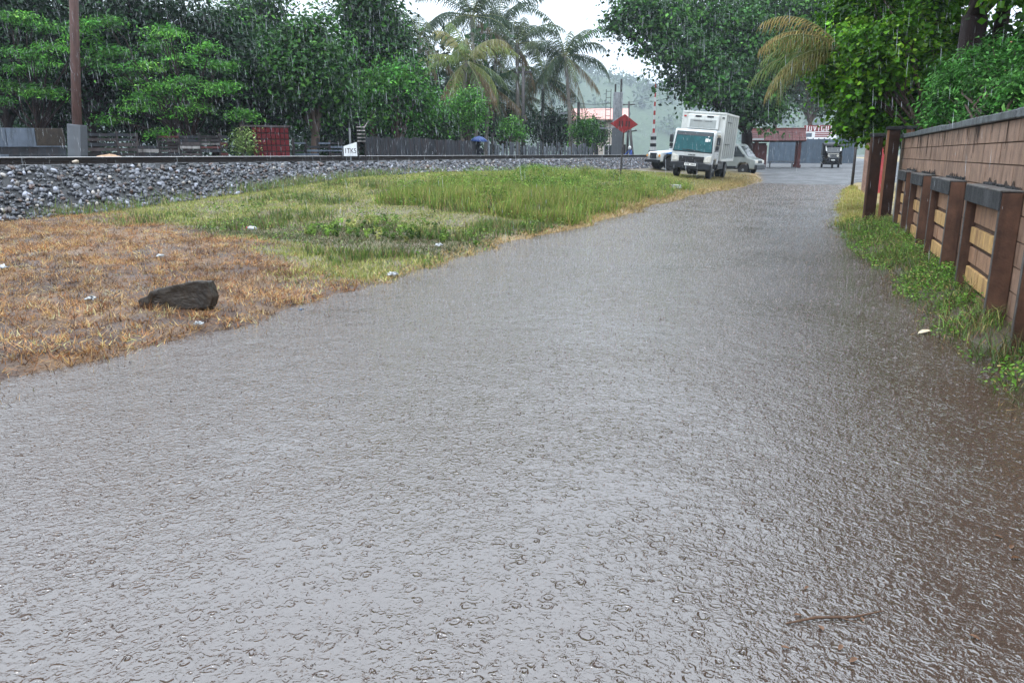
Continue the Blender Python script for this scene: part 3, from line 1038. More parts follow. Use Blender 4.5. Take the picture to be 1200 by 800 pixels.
# ------------------------------------------------------------------ trees
def limb_mesh(m, a, b, r0, r1, n=7, wig=.12):
    a, b = Vector(a), Vector(b)
    L = (b - a).length
    pts, rad = [], []
    for i in range(6):
        t = i / 5
        p = a.lerp(b, t) + Vector((random.uniform(-1, 1), random.uniform(-1, 1), random.uniform(-.4, .4))) * L * wig * .35 * math.sin(math.pi * t)
        p.z += L * .06 * math.sin(math.pi * t)
        pts.append(p)
        rad.append(r0 + (r1 - r0) * t)
    m.tube(pts, rad, n, cap=False)


def crown_pts(blobs, leaves, per_clump, spread, flat=1.0, shell=.45):
    """Leaf positions in many small clumps that fill uneven blobs; returns points, outward, clump index."""
    vol = np.array([b[1][0] * b[1][1] * b[1][2] for b in blobs]) ** .67
    cnts = np.maximum((leaves * vol / vol.sum() / per_clump).astype(int), 3)
    P, O, K = [], [], []
    kk = 0
    for (c, r), m in zip(blobs, cnts):
        d = RNG.normal(size=(m, 3))
        d /= np.linalg.norm(d, axis=1)[:, None]
        rad = RNG.random(m) ** shell
        rad *= .72 + .5 * RNG.random(m)
        cc = np.asarray(c) + d * rad[:, None] * np.asarray(r)
        s = spread * RNG.uniform(.6, 1.4, m)
        q = RNG.normal(size=(m, per_clump, 3)) * s[:, None, None] * np.array([1, 1, flat])
        q[:, :, 2] -= .25 * np.hypot(q[:, :, 0], q[:, :, 1])          # clumps droop at the rim
        P.append((cc[:, None] + q).reshape(-1, 3))
        O.append(np.repeat(d, per_clump, 0) + .6 * (q / np.maximum(s[:, None, None], .01)).reshape(-1, 3) * .5)
        K.append(np.repeat(np.arange(m) + kk, per_clump))
        kk += m
    return np.concatenate(P), np.concatenate(O), np.concatenate(K)


def tree(name, label, cat, base, blobs, leaves, cols, w, leaf=.12, aspect=.5, per=24, spread=.35, flat=.6, trunk_r=.2, bark=BARK, group=None,
         round_leaf=False, shell=.45, limbs=True, clump_var=.6):
    base = Vector(base)
    root = empty(name, base, label=label, cat=cat, group=group)
    top = Vector(blobs[0][0])
    rel = [((Vector(c) - base)[:], r) for c, r in blobs]
    m = MB()
    fork = Vector((0, 0, max(.35, (min(c[2] for c, r in rel) * .6))))
    fork += Vector((random.uniform(-.2, .2), random.uniform(-.2, .2), 0))
    pts = [Vector((0, 0, -.15)), Vector((0, 0, .1)), fork * .5 + Vector((random.uniform(-.1, .1), random.uniform(-.1, .1), 0)), fork]
    m.tube(pts, [trunk_r * 1.35, trunk_r * 1.1, trunk_r * .95, trunk_r * .85], 10)
    tr = m.build('trunk', bark, root, smooth=True)
    if limbs:
        for c, r in rel:
            mm = MB()
            limb_mesh(mm, fork, c, trunk_r * .55, trunk_r * .12)
            cv = Vector(c)
            for _ in range(4):
                e = cv + Vector((random.uniform(-1, 1) * r[0], random.uniform(-1, 1) * r[1], random.uniform(-.5, 1) * r[2])) * .8
                limb_mesh(mm, fork.lerp(cv, random.uniform(.55, .95)), e, trunk_r * .2, trunk_r * .04, 5)
            mm.build('limb', bark, tr, smooth=True)
    P, O, K = crown_pts(rel, leaves, per, spread, flat, shell)
    n = len(P)
    N = O * .5 + RNG.normal(size=(n, 3)) * .55 + np.array([0, 0, .75])
    Cc = mixcol(cols, w, K.max() + 1) * np.exp(RNG.normal(0, clump_var * .5, (K.max() + 1, 1)))
    C = np.clip(Cc[K] * np.exp(RNG.normal(0, .25, (n, 1))), .003, .6)
    Ls = leaf * RNG.uniform(.6, 1.35, n)
    fn = leaf_quads if round_leaf else leaf_diamond
    V, Fq, C = fn(P, N, Ls, Ls * aspect * RNG.uniform(.8, 1.2, n), C)
    np_mesh('crown', V, Fq, LEAF, root, col=C)
    return root


def blob_cluster(c, r, n, seed):
    rr = np.random.default_rng(seed)
    out = []
    for _ in range(n):
        d = rr.normal(size=3)
        d /= np.linalg.norm(d)
        s = rr.uniform(.30, .52)
        out.append((tuple(np.asarray(c) + d * np.asarray(r) * rr.uniform(.3, .75)), tuple(np.asarray(r) * s * rr.uniform(.85, 1.15, 3))))
    return out


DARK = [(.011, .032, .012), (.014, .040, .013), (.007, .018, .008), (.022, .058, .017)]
MIDG = [(.020, .066, .013), (.034, .105, .017), (.011, .036, .010), (.055, .14, .022)]
BRIGHT = [(.040, .145, .020), (.066, .20, .026), (.022, .08, .015), (.10, .25, .036)]
FRESH = [(.062, .18, .010), (.10, .25, .014), (.030, .09, .009), (.17, .32, .026)]
GRP_L = 'dark trees behind the railway'


def px_base(px, D):
    p = dep(px, 180, D)
    return (p[0], p[1], float(ground_z(p[0], p[1])))


def px_tree(name, label, px, py, D, r, n, leaves, cols, w, seed, group=None, base_px=None, **kw):
    c = dep(px, py, D)
    b = px_base(base_px if base_px is not None else px, D)
    return tree(name, label, 'tree', b, blob_cluster(c, r, n, seed), leaves, cols, w, group=group, **kw)


lab = 'tall dark leafy tree in the dense row behind the railway fence'
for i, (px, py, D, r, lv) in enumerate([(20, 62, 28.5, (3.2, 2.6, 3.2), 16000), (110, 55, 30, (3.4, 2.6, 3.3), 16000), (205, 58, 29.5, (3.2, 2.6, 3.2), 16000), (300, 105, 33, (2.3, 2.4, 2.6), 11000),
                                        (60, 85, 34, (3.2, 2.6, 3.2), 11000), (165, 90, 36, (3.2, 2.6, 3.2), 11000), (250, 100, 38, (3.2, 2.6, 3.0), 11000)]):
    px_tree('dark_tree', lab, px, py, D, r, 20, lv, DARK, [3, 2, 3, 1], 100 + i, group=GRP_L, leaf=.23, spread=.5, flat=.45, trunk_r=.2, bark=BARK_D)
px_tree('broad_tree', 'broad round crowned green tree behind the red sheet fence', 368, 78, 31, (1.9, 2.0, 3.0), 22, 24000, MIDG, [3, 3, 2, 1], 120, leaf=.2, aspect=.55, spread=.4, flat=.5, trunk_r=.2)
px_tree('tall_tree', 'tall green tree whose crown reaches up beside the coconut palms', 438, 45, 38, (2.2, 2.4, 3.9), 24, 24000, MIDG, [3, 2, 3, 1], 121, leaf=.24, spread=.5, trunk_r=.24)
px_tree('feathery_tree', 'feathery green tree hanging over the dark sheet fence beside the milepost', 468, 112, 36, (1.8, 1.8, 2.4), 18, 14000, BRIGHT, [3, 2, 3, 1], 122, leaf=.18, spread=.45, flat=.4, trunk_r=.13)
px_tree('airy_tree', 'thin airy tree with sky showing through, behind the red sheet fence', 300, 35, 40, (3.0, 2.6, 2.8), 8, 8000, MIDG, [2, 2, 2, 2], 123, leaf=.24, spread=.45, trunk_r=.16)
px_tree('dark_gap_tree', 'dark leaved tree filling the gap over the corrugated fence', 420, 125, 44, (3.4, 2.6, 3.0), 11, 11000, DARK, [3, 2, 3, 1], 124, leaf=.28, spread=.55, trunk_r=.18)  # same dark leaf palette as the railway row
# layered bright sprays in front of the dark row
def spray_tree(label, pts, base_px, D, leaves):
    bl = [(tuple(dep(x + random.uniform(-9, 9), y + random.uniform(-7, 7), D + random.uniform(-1.2, .9))), (random.uniform(.35, .85) * w_, random.uniform(.4, .7), random.uniform(.10, .2))) for x, y, w_ in pts]
    tree('spray_tree', label, 'tree', px_base(base_px, D), bl, leaves, BRIGHT, [3, 3, 2, 2], leaf=.12, aspect=.36, per=30, spread=.24, flat=.22, trunk_r=.07, bark=BARK_D, clump_var=.9)


spray_tree('bright feathery young tree leaning over the slatted fence', [(118, 25, 1), (135, 65, 1), (165, 72, 1.1), (185, 32, 1), (205, 40, 1), (190, 55, 1.2), (215, 62, 1.1), (240, 58, 1), (255, 78, 1), (135, 82, .9), (155, 97, .9), (172, 108, 1), (190, 104, .9), (207, 113, .9), (132, 136, .6), (213, 138, .6), (184, 152, .5), (222, 95, .9), (245, 100, .8), (232, 120, .7), (160, 125, .7), (262, 100, .7)], 222, 25.6, 11000)
spray_tree('bright feathery young tree beside the bare brown utility post', [(5, 18, 1), (30, 25, 1), (55, 35, 1.1), (15, 58, 1.1), (40, 55, 1), (68, 48, .9), (35, 82, 1), (62, 70, .8), (40, 108, .8), (15, 95, .8), (70, 100, .6), (100, 45, 1), (105, 75, .8), (95, 22, .9), (115, 50, .9), (0, 120, .6)], 48, 25.4, 8500)
px_tree('spray_tree', 'lone light green spray beside the red sheet fence shrub', 284, 132, 27, (.6, .5, .25), 4, 900, BRIGHT, [2, 3, 1, 2], 141, leaf=.12, aspect=.4, spread=.22, flat=.25, trunk_r=.04)
px_tree('fence_shrub', 'yellow green shrub growing beside the red sheet fence', 283, 160, 25.5, (.45, .4, .5), 6, 1300, [(.14, .22, .06), (.20, .27, .09), (.09, .13, .04)], [2, 2, 1], 132, leaf=.11, aspect=.3, spread=.2, trunk_r=.03)
px_tree('bright_bush', 'bright green bushy tree below the yellowing palm fronds', 545, 128, 44, (1.3, 1.3, 1.5), 9, 6500, BRIGHT, [2, 3, 1, 2], 133, leaf=.15, spread=.32, trunk_r=.1)
px_tree('bright_bush', 'round green bush behind the rail next to the umbrella carrier', 508, 140, 43, (1.3, 1.3, 1.5), 8, 6000, MIDG, [2, 3, 1, 2], 134, leaf=.15, spread=.32, trunk_r=.1)
px_tree('bright_bush', 'small pale green bush between the palm trunks', 600, 152, 48, (.9, .9, 1.0), 6, 2600, BRIGHT, [2, 3, 1, 2], 135, leaf=.15, spread=.3, trunk_r=.07)
px_tree('bamboo_clump', 'upright pale green bamboo-like clump beside the signal cabinet', 684, 158, 57, (.9, .8, 1.5), 7, 3600, BRIGHT, [2, 2, 3, 1], 136, leaf=.28, aspect=.2, spread=.3, flat=1.2, trunk_r=.05)
px_tree('grey_green_tree', 'small grey green tree between the bamboo and the signal ladder', 700, 150, 66, (1.0, 1.0, 1.5), 6, 2600, MIDG, [2, 2, 3, 1], 137, leaf=.25, spread=.35, trunk_r=.08)
px_tree('undergrowth_tree', 'dark undergrowth tree under the coconut palms', 590, 135, 60, (3.0, 2.4, 2.2), 8, 8000, DARK, [3, 2, 3, 1], 138, leaf=.22, spread=.55, trunk_r=.14)
px_tree('undergrowth_tree', 'dark undergrowth tree behind the rightmost coconut palm trunk', 655, 145, 62, (2.6, 2.4, 2.0), 8, 7000, DARK, [3, 2, 3, 1], 139, leaf=.22, spread=.55, trunk_r=.14)


# coconut palms
def frond(mb, cols_out, o, az, el, L, droop, c, leafl=.55, nl=26, wid=.05, hang=.5):
    """Rachis curve with two rows of leaflets; returns leaflet quads."""
    d = np.array([math.cos(az), math.sin(az), 0])
    side = np.array([-math.sin(az), math.cos(az), 0])
    pts = []
    p = np.array(o, float)
    e = el
    for i in range(12):
        pts.append(p.copy())
        p = p + (d * math.cos(e) + np.array([0, 0, math.sin(e)])) * L / 11
        e -= droop / 11 * (.4 + 1.2 * i / 11)
    pts = np.array(pts)
    mb.tube([tuple(q) for q in pts[::2]], [.035, .03, .024, .018, .012, .006], 5, cap=False)
    Vs, Fs, Cs = [], [], []
    k = 0
    for i in range(nl):
        t = .12 + .88 * i / (nl - 1)
        f = t * 11
        i0 = min(int(f), 10)
        q = pts[i0] + (pts[i0 + 1] - pts[i0]) * (f - i0)
        tan = pts[i0 + 1] - pts[i0]
        tan /= np.linalg.norm(tan)
        ll = leafl * (math.sin(math.pi * (.12 + .8 * t)) ** .6) * random.uniform(.8, 1.15)
        for s in (-1, 1):
            h = hang * random.uniform(.7, 1.3)
            dr = tan * .55 + side * s * (1 - h * .45) + np.array([0, 0, -h])
            dr /= np.linalg.norm(dr)
            wv = np.cross(dr, side * s + tan) * wid * .5
            if np.linalg.norm(wv) < 1e-4:
                wv = tan * wid * .5
            wv = tan * wid * .5
            mid = q + dr * ll * .55
            tip = q + dr * ll + np.array([0, 0, -ll * .22 * (1 + h)])
            Vs += [q - wv, q + wv, mid + wv * .9, mid - wv * .9, tip]
            Fs += [[k, k + 1, k + 2], [k, k + 2, k + 3], [k + 3, k + 2, k + 4]]
            cc = np.asarray(c) * math.exp(random.gauss(0, .2))
            Cs += [cc] * 5
            k += 5
    return np.array(Vs), np.array(Fs), np.array(Cs)


def palm(label, base, top, nf, L, cols, seed, dead=4, name='coconut_palm', leafl=.85, r=.16, group=None, el_rng=(-.55, 1.3), azs=None, wid=.085):
    random.seed(seed)
    base, top = Vector(base), Vector(top)
    root = empty(name, base, label=label, cat='palm tree', group=group)
    rel = top - base
    m = MB()
    pts = [Vector((0, 0, -.15)), Vector((0, 0, .25))] + [Vector((rel.x * t ** 1.8, rel.y * t ** 1.8, rel.z * t)) for t in (.2, .4, .6, .8, 1.0)]
    m.tube(pts, [r * 1.5, r * 1.2, r, r * .9, r * .85, r * .8, r * .85], 9)
    m.build('trunk', PALM_BARK, root, smooth=True)
    for i in range(nf):
        isdead = i < dead
        az = (azs[i] if azs else 2 * math.pi * i / nf * 2.618 + random.uniform(-.3, .3))
        if isdead:
            el, dr, c = random.uniform(-1.0, -.5), random.uniform(.3, .8), (.15, .105, .055)
        else:
            t = (i - dead) / max(nf - dead - 1, 1)
            el = el_rng[0] + (el_rng[1] - el_rng[0]) * t + random.uniform(-.15, .15)
            dr = random.uniform(1.1, 1.9)
            c = cols[random.randrange(len(cols))]
        mb = MB()
        V, Fq, C = frond(mb, None, tuple(rel), az, el, L * random.uniform(.8, 1.1), dr, c, leafl=leafl, wid=wid, hang=.9 if isdead else random.uniform(.45, .8))
        fo = np_mesh('frond', V, Fq, LEAF, root, col=C)
        mb.build('rachis', MATS['palm_rachis'], fo)
    return root


pmat('palm_rachis', (.16, .17, .06), .5, 5, .3)
PG = [(.040, .070, .034), (.055, .088, .040), (.032, .055, .032), (.075, .10, .045)]
PY = [(.10, .15, .035), (.14, .17, .045), (.07, .11, .035), (.16, .15, .055)]
for px, py, D, nf, L, cols_, sd_, dead_, lbl in [
    (546, 72, 47, 24, 3.8, PY, 1, 7, 'yellowing coconut palm with hanging dead fronds above the bright bush'),
    (553, 20, 56, 24, 4.6, PG, 2, 2, 'tall grey green coconut palm behind the yellowing palm'),
    (583, 30, 60, 22, 4.6, PG, 3, 2, 'slender coconut palm second from the yellowing palm'),
    (606, 52, 58, 24, 4.3, PG, 4, 3, 'shaggy dark coconut palm in the middle of the palm row'),
    (637, 90, 62, 20, 4.2, PG, 5, 5, 'low coconut palm tucked beside the outermost palm of the row'),
    (662, 66, 58, 24, 4.3, PG, 6, 3, 'coconut palm standing nearest to the signal cabinet'),
    (492, 45, 52, 18, 3.8, PG, 7, 2, 'coconut palm half hidden by the tall tree crown'),
    (575, 100, 58, 20, 3.8, PG, 8, 6, 'short coconut palm under the taller palm row'),
    (610, 112, 64, 20, 3.8, PG, 9, 5, 'squat coconut palm low behind the picket fence'),
]:
    t_ = dep(px, py, D)
    b_ = px_base(px + random.uniform(-8, 8), D)
    palm(lbl, b_, t_, nf, L, cols_, sd_, dead_)
random.seed(21)

# big tree over the truck
c_ = dep(850, 20, 50)
blobs = [(tuple(dep(x, y, D)), r) for x, y, D, r in [
    (770, 25, 48, (2.4, 2.4, 2.0)), (745, 10, 50, (1.9, 2, 1.6)), (800, 60, 47, (2.0, 2.2, 1.7)), (835, 85, 47, (2.1, 2.2, 1.7)), (865, 115, 48, (1.9, 2.2, 1.5)), (895, 125, 49, (1.4, 2.0, 1.5)),
    (845, 30, 50, (3.0, 3, 2.4)), (900, 60, 50, (2.4, 2.6, 2.2)), (930, 25, 52, (2.3, 2.6, 2.2)), (800, 5, 50, (2.8, 3, 1.6)), (880, 5, 52, (3.0, 3, 1.6)), (950, 10, 54, (2.4, 2.6, 1.6)),
    (820, 108, 47, (1.1, 1.4, .8)), (895, 95, 48, (1.6, 2, 1.5)), (722, 28, 49, (.8, 1, .8)), (790, 95, 47.5, (.7, .8, .55))]]
b_ = px_base(876, 50)
tree('rain_tree', 'big spreading dark green tree overhanging the white box truck', 'tree', b_, blobs, 46000, [(.022, .074, .014), (.036, .11, .019), (.011, .036, .010), (.060, .155, .026)], [3, 2.4, 3, 1.4], leaf=.27, aspect=.6, per=26, spread=.5, flat=.5, trunk_r=.4, bark=BARK_D)

# right hand side: round leaved tree hanging over the gate pillars
blobs = [(tuple(dep(x, y, D)), r) for x, y, D, r in [
    (1000, 120, 17.5, (.65, .8, .62)), (1040, 105, 18, (.8, .9, .8)), (985, 70, 18, (.6, .8, .7)), (1030, 50, 18.5, (.9, .9, .9)), (1080, 60, 18, (.9, .9, .9)), (1000, 20, 19, (.9, 1, .8)), (1060, 5, 19, (1.1, 1, .9)),
    (1090, 20, 18, (.8, .9, .8)), (1085, 115, 17.5, (.6, .7, .6)), (1030, 140, 17.5, (.7, .7, .36)), (970, 95, 18, (.3, .5, .35)), (955, 60, 18.3, (.3, .4, .2)), (1100, -40, 19, (1.2, 1.2, 1.0)), (1020, -30, 19, (1.2, 1.2, .9)), (1075, 145, 17.2, (.4, .5, .3)), (1050, 125, 17.6, (.7, .8, .5)), (1095, 90, 17.2, (.7, .8, .7)), (1015, 150, 17.3, (.55, .6, .24)), (1060, 155, 17.0, (.5, .5, .2)), (1110, 50, 18.2, (.8, .9, .8)), (1010, 90, 18, (.8, .9, .8)), (1070, 85, 18.6, (.9, .9, .8)), (1115, 125, 16.6, (.4, .5, .4)), (1035, 150, 16.7, (.6, .4, .26)), (1075, 152, 16.4, (.45, .4, .22)), (1005, 145, 16.9, (.5, .4, .25)), (1012, 80, 16.2, (.42, .35, .4)), (1040, 75, 16.0, (.5, .4, .5)), (1005, 50, 16.4, (.4, .35, .35)), (1050, 35, 16.4, (.5, .4, .45)), (1020, 110, 16.4, (.5, .4, .4))]]
tree('round_leaved_tree', 'fresh green round leaved tree hanging over the brown gate pillars', 'tree', (2.35, 18.6, float(ground_z(2.35, 18.6))), blobs, 50000, FRESH, [3, 3, 2.6, 1.0], leaf=.11, aspect=.78, per=20, spread=.16, flat=.7, trunk_r=.1, round_leaf=True, clump_var=.45)
# shrub spilling over the wall
blobs = [(tuple(dep(x, y, D)), r) for x, y, D, r in [
    (1130, 85, 12.5, (.42, .5, .32)), (1165, 90, 11.5, (.42, .5, .3)), (1195, 105, 10.5, (.4, .5, .28)), (1115, 115, 13, (.4, .5, .26)), (1150, 120, 12, (.4, .5, .22)), (1185, 125, 10.6, (.34, .4, .17)),
    (1230, 100, 10, (.5, .5, .35)), (1175, 60, 12.5, (.35, .5, .3)), (1200, 70, 12, (.4, .5, .3)), (1120, 95, 13.4, (.4, .5, .35)), (1105, 135, 13.6, (.3, .4, .16)), (1140, 68, 12.8, (.2, .3, .2)), (1140, 137, 11.6, (.16, .2, .12)), (1215, 60, 11, (.4, .5, .3))]]
tree('spilling_shrub', 'dark fresh green shrub spilling over the top of the block wall', 'shrub', (2.3, 11.6, float(ground_z(2.3, 11.6))), blobs, 22000, [(.05, .17, .03), (.08, .24, .045), (.03, .09, .02), (.12, .30, .06)], [3, 3, 2, 1.4],
     leaf=.085, aspect=.36, per=16, spread=.12, flat=.6, trunk_r=.05)
# big trunk behind the wall; its unseen crown is spread wide to darken the water
tb = dep(1142, 70, 14.5)
blobs = [((tb[0] + dx, tb[1] + dy, z), r) for dx, dy, z, r in [(0, 0, 7.2, (2.2, 2.2, 1.4)), (1.8, -2.5, 7.0, (2.0, 2.2, 1.3)), (2.6, 2.0, 7.2, (2.2, 2.2, 1.4)), (.2, 3.2, 7.6, (2.2, 2.0, 1.2)), (2.5, -5, 6.8, (2.2, 2.2, 1.5)), (2.5, -.5, 8.6, (2.6, 2.6, 1.2)),
                                                               (-.6, -2.6, 7.4, (1.7, 2.0, 1.1)), (.4, -5.2, 7.6, (1.9, 2.0, 1.2)), (1.2, -8.0, 7.4, (2.2, 2.2, 1.3)), (3.4, -8.5, 6.6, (2.2, 2.2, 1.6)), (3.0, 5.0, 7.8, (2.4, 2.4, 1.4))]]
tree('twin_trunk_tree', 'wet dark brown tree trunk standing behind the block wall', 'tree', (tb[0], tb[1], .1), blobs, 32000, MIDG, [3, 2, 3, 1], leaf=.24, aspect=.55, spread=.42, trunk_r=.26, bark=BARK_D)
tw = [o for o in COL.objects if o.name.startswith('twin_trunk_tree')][0]
MB().tube([(.42, .1, -.1), (.36, .1, 2.5), (.40, .1, 5.5), (.8, .2, 7.0)], [.15, .13, .12, .07], 9).build('second_trunk', BARK_D, tw, smooth=True)
# garden trees on the right, behind the wall
for i, (x, y, z, r, lbl) in enumerate([(4.4, 14.5, 3.6, (1.7, 1.8, 2.2), 'yellow green garden tree behind the shrub on the block wall'), (5.5, 8.5, 3.4, (1.8, 2.4, 2.2), 'broad garden tree standing behind the block wall beyond the picture edge'),
                                      (5.6, 21, 4.2, (2.4, 2.4, 2.6), 'dark garden tree behind the round leaved tree'), (5.0, 3.0, 3.4, (1.8, 2.2, 2.2), 'garden tree behind the near end of the block wall'), (4.6, 11.6, 4.6, (1.5, 1.6, 2.0), 'tall garden tree filling the gap beside the wet dark trunk')]):
    tree('garden_tree', lbl, 'tree', (x, y, float(ground_z(x, y))), blob_cluster((x, y, z), r, 9, 300 + i), 9000, FRESH if i == 0 else MIDG, [3, 2, 2, 1], leaf=.17, aspect=.6, spread=.3, trunk_r=.1)
# palm with straw coloured fronds hanging over the street
pt = dep(985, 58, 17.0)
palm('palm with straw coloured drooping fronds reaching over the street', (2.3, 20.6, .1), (pt[0], pt[1], pt[2]), 9, 2.2, [(.16, .16, .05), (.25, .19, .065), (.11, .15, .04)], 40, 0, leafl=.5, r=.07, el_rng=(-.1, .7),
     azs=[3.55, 3.35, 3.75, 3.05, 3.9, 2.8, 3.2, 3.65, 3.45], wid=.028)
# hazy trees beyond the street
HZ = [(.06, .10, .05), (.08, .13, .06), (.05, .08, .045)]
for i, (px, py, D, r, lbl) in enumerate([(948, 85, 84, (5.0, 4, 5.5), 'pale hazy tree behind the panel fence at the end of the street'), (985, 60, 92, (6, 5, 6.5), 'tall hazy tree beyond the black three wheeler'),
                                         (905, 70, 95, (6, 5, 6.5), 'hazy tree behind the tiled shelter roof'), (850, 80, 90, (6, 5, 5), 'hazy tree standing behind the big tree over the truck'), (1030, 60, 80, (6, 5, 6.5), 'hazy tree beyond the crimson gate')]):
    px_tree('hazy_tree', lbl, px, py, D, r, 9, 8000, HZ, [2, 2, 1], 400 + i, leaf=.45, aspect=.6, spread=.8, trunk_r=.3)

# ------------------------------------------------------------------ block wall on the right
WX0, WTOP = 1.64, 1.80
WY0, WY1 = 5.2, 18.4
pmat('mouldy_streak', (.05, .034, .027), .7, 25, .5, spec=.2)
wall = empty('boundary_wall', (WX0 + .1, WY0, 0), label='brown painted block wall with grey coping along the flooded road', cat='wall')
bx0, by0 = WX0 + .1, WY0


def wpart(m, name, mat, parent=None, **kw):
    m.M = Matrix.Translation((-bx0, -by0, 0))
    return m


def wbox(x0, x1, y0, y1, z0, z1, name, mat, parent=wall, bevel=0.0):
    m = MB()
    m.box(x0 - bx0, x1 - bx0, y0 - by0, y1 - by0, z0, z1)
    return m.build(name, mat, parent, bevel)


wbox(WX0 + .012, WX0 + .17, WY0, WY1, -.2, WTOP - .004, 'mortar_core', MORTAR)
JOINTS = [-.06, .15, .36, .57, .78, .99, 1.19, 1.40, 1.60, 1.80]
blk = MB().box(0, .03, 0, .405, 0, .198).build('block', BLOCK, wall, bevel=.006)
bme = blk.data
bpy.data.objects.remove(blk)
for r_, (z0, z1) in enumerate(zip(JOINTS[:-1], JOINTS[1:])):
    y = WY0 - (.2 if r_ % 2 else 0)
    while y < WY1 - .05:
        y0, y1 = max(y, WY0), min(y + .415, WY1)
        if y1 - y0 > .08:
            o = bpy.data.objects.new('block', bme)
            COL.objects.link(o)
            o.parent = wall
            o.location = (WX0 + random.uniform(-.003, .003) - bx0, y0 + .002 - by0, z0 + .006)
            o.scale = (1, (y1 - y0 - .003) / .405, (z1 - z0 - .012) / .198)
        y += .415
for k in range(9):
    ya, yb = WY0 + k * (WY1 - WY0) / 9, WY0 + (k + 1) * (WY1 - WY0) / 9
    o = wbox(WX0 - .045 + random.uniform(-.006, .006), WX0 + .22, ya + .004, yb - .004, WTOP + .002, WTOP + .085 + random.uniform(-.006, .006), 'coping_stone', COPING, bevel=.012)
for k in range(34):                                   # black mould runs hanging from the coping
    y = random.uniform(WY0 + .3, WY1 - .4)
    w_ = random.uniform(.015, .05)
    l_ = random.uniform(.08, .38)
    MB().prism([(y - by0, WTOP - .004), (y + w_ - by0, WTOP - .004), (y + w_ * .75 - by0, WTOP - l_ * .6), (y + w_ * .5 - by0, WTOP - l_), (y + w_ * .3 - by0, WTOP - l_ * .7)], WX0 - .0062 - bx0, WX0 - .0045 - bx0, 'x').build('mould_streak', MATS['mouldy_streak'], wall)
# the stretch of the same wall behind the camera's right shoulder
m = MB()
for r_, (z0, z1) in enumerate(zip(JOINTS[:-1], JOINTS[1:])):
    y = -6.0 - (.2 if r_ % 2 else 0)
    while y < WY0 - .3:
        m.box(WX0 - bx0, WX0 + .03 - bx0, y - by0, min(y + .405, WY0 - .004) - by0, z0 + .005, z1 - .005)
        y += .415
tag(m.build('far_blocks', BLOCK, wall), kind='stuff')
wbox(WX0 + .013, WX0 + .168, -6.2, WY0 - .002, -.2, WTOP - .006, 'mortar_core', MORTAR)
wbox(WX0 - .045, WX0 + .22, -6.2, WY0 - .002, WTOP + .003, WTOP + .083, 'coping_stone', COPING, bevel=.012)

for k, (ya, yb) in enumerate([(2.5, 4.05), (5.05, 6.6), (7.58, 9.2), (10.3, 11.85), (12.8, 14.3), (15.1, 16.5)]):
    xf = 1.475
    top = 1.2
    xb = WX0 - .006
    th = .055
    b = wbox(xf + .006, xb, ya, ya + th, -.1, top - .02, 'buttress', BROWN_PLASTER, bevel=.004)
    wbox(xf + .006, xb, yb - th, yb, -.1, top - .02, 'side_slab', BROWN_PLASTER, b, bevel=.004)
    for y0 in (ya, yb - th):
        wbox(xf, xf + .004, y0 + .002, y0 + th - .002, -.1, top - .172, 'worn_or_lit_edge', EDGE_GREY, b)
    wbox(xf - .012, xf + .004, ya - .002, yb + .002, top - .168, top - .018, 'lintel_face', CAP_DARK, b, bevel=.004)
    wbox(xf + .008, xb, ya + th + .002, yb - th - .002, top - .166, top - .024, 'lintel', DARK_PLASTER, b)
    wbox(xf - .012, xb, ya - .004, yb + .004, top - .0165, top, 'cap', EDGE_GREY, b, bevel=.005)
    # courses of blocks in the recess, alternate courses painted yellow
    zc = [top - .17, .80, .60, .40, .20, -.02]
    wbox(1.585, xb - .001, ya + th + .002, yb - th - .002, -.1, top - .172, 'recess_back', MORTAR, b)
    for q in range(5):
        z1, z0 = zc[q], zc[q + 1]
        mat = BLOCK_LOW if q in (0, 2, 4) else BLOCK_Y
        y = ya + th + .004
        e = yb - th - .004
        L0 = .415 if q % 2 else .27
        while y < e - .02:
            y1 = min(y + L0, e)
            xo = 1.553 + random.uniform(-.004, .004) + (.012 if q in (0, 2, 4) else -.004)
            wbox(xo, 1.5845, y + .003, y1 - .003, z0 + .012, z1 - (.03 if q else .012), 'block', mat, b, bevel=.006)
            y = y1
            L0 = .415
    m = MB()                                          # black mould on the wall face just above the cap
    y = ya + .1
    pts = [(y - by0, top + .002)]
    while y < yb - .1:
        hgt_ = random.uniform(.012, .06) * random.choice((.4, 1, 1.3))
        pts.append((y - by0, top + hgt_))
        y += random.uniform(.02, .05)
        pts.append((y - by0, top + hgt_ * random.uniform(.7, 1.0)))
        y += random.uniform(.015, .06)
    pts.append((y - by0, top + .002))
    m.prism(pts, WX0 - .0064 - bx0, WX0 - .0046 - bx0, 'x')
    m.build('mould_patch', MATS['mouldy_streak'], b)
    # broken mortar left on the cap, against the wall
    m = MB()
    for _ in range(14):
        y = random.uniform(ya + .05, yb - .1)
        s = random.uniform(.02, .06)
        m.box(xb - .035 - bx0, xb - .002 - bx0, y - by0, y + s * 2 - by0, top + .001, top + random.uniform(.008, .03))
    m.build('mortar_crumbs', CAP_DARK, b, bevel=.006)

# gate pillars
def pillar(name, x0, x1, y0, y1, h, mat, label, capmat=None, edge=None, edgemat=None):
    z = float(ground_z((x0 + x1) / 2, y0)) - .1
    p = empty(name, ((x0 + x1) / 2, (y0 + y1) / 2, z), label=label, cat='pillar')
    w, d = (x1 - x0) / 2, (y1 - y0) / 2
    MB().box(-w, w, -d, d, 0, h).build('shaft', mat, p, bevel=.012)
    MB().box(-w - .03, w + .03, -d - .03, d + .03, h + .001, h + .07).build('pillar_cap', capmat or CAP_DARK, p, bevel=.012)
    if edge:
        MB().box(-w - .004, -w + .03, -d - .005, d + .005, .02, h - .004).build('worn_or_lit_edge', edgemat or EDGE_GREY, p, bevel=.003)  # lighter strip down one edge; the orange one paints a lit edge
    return p


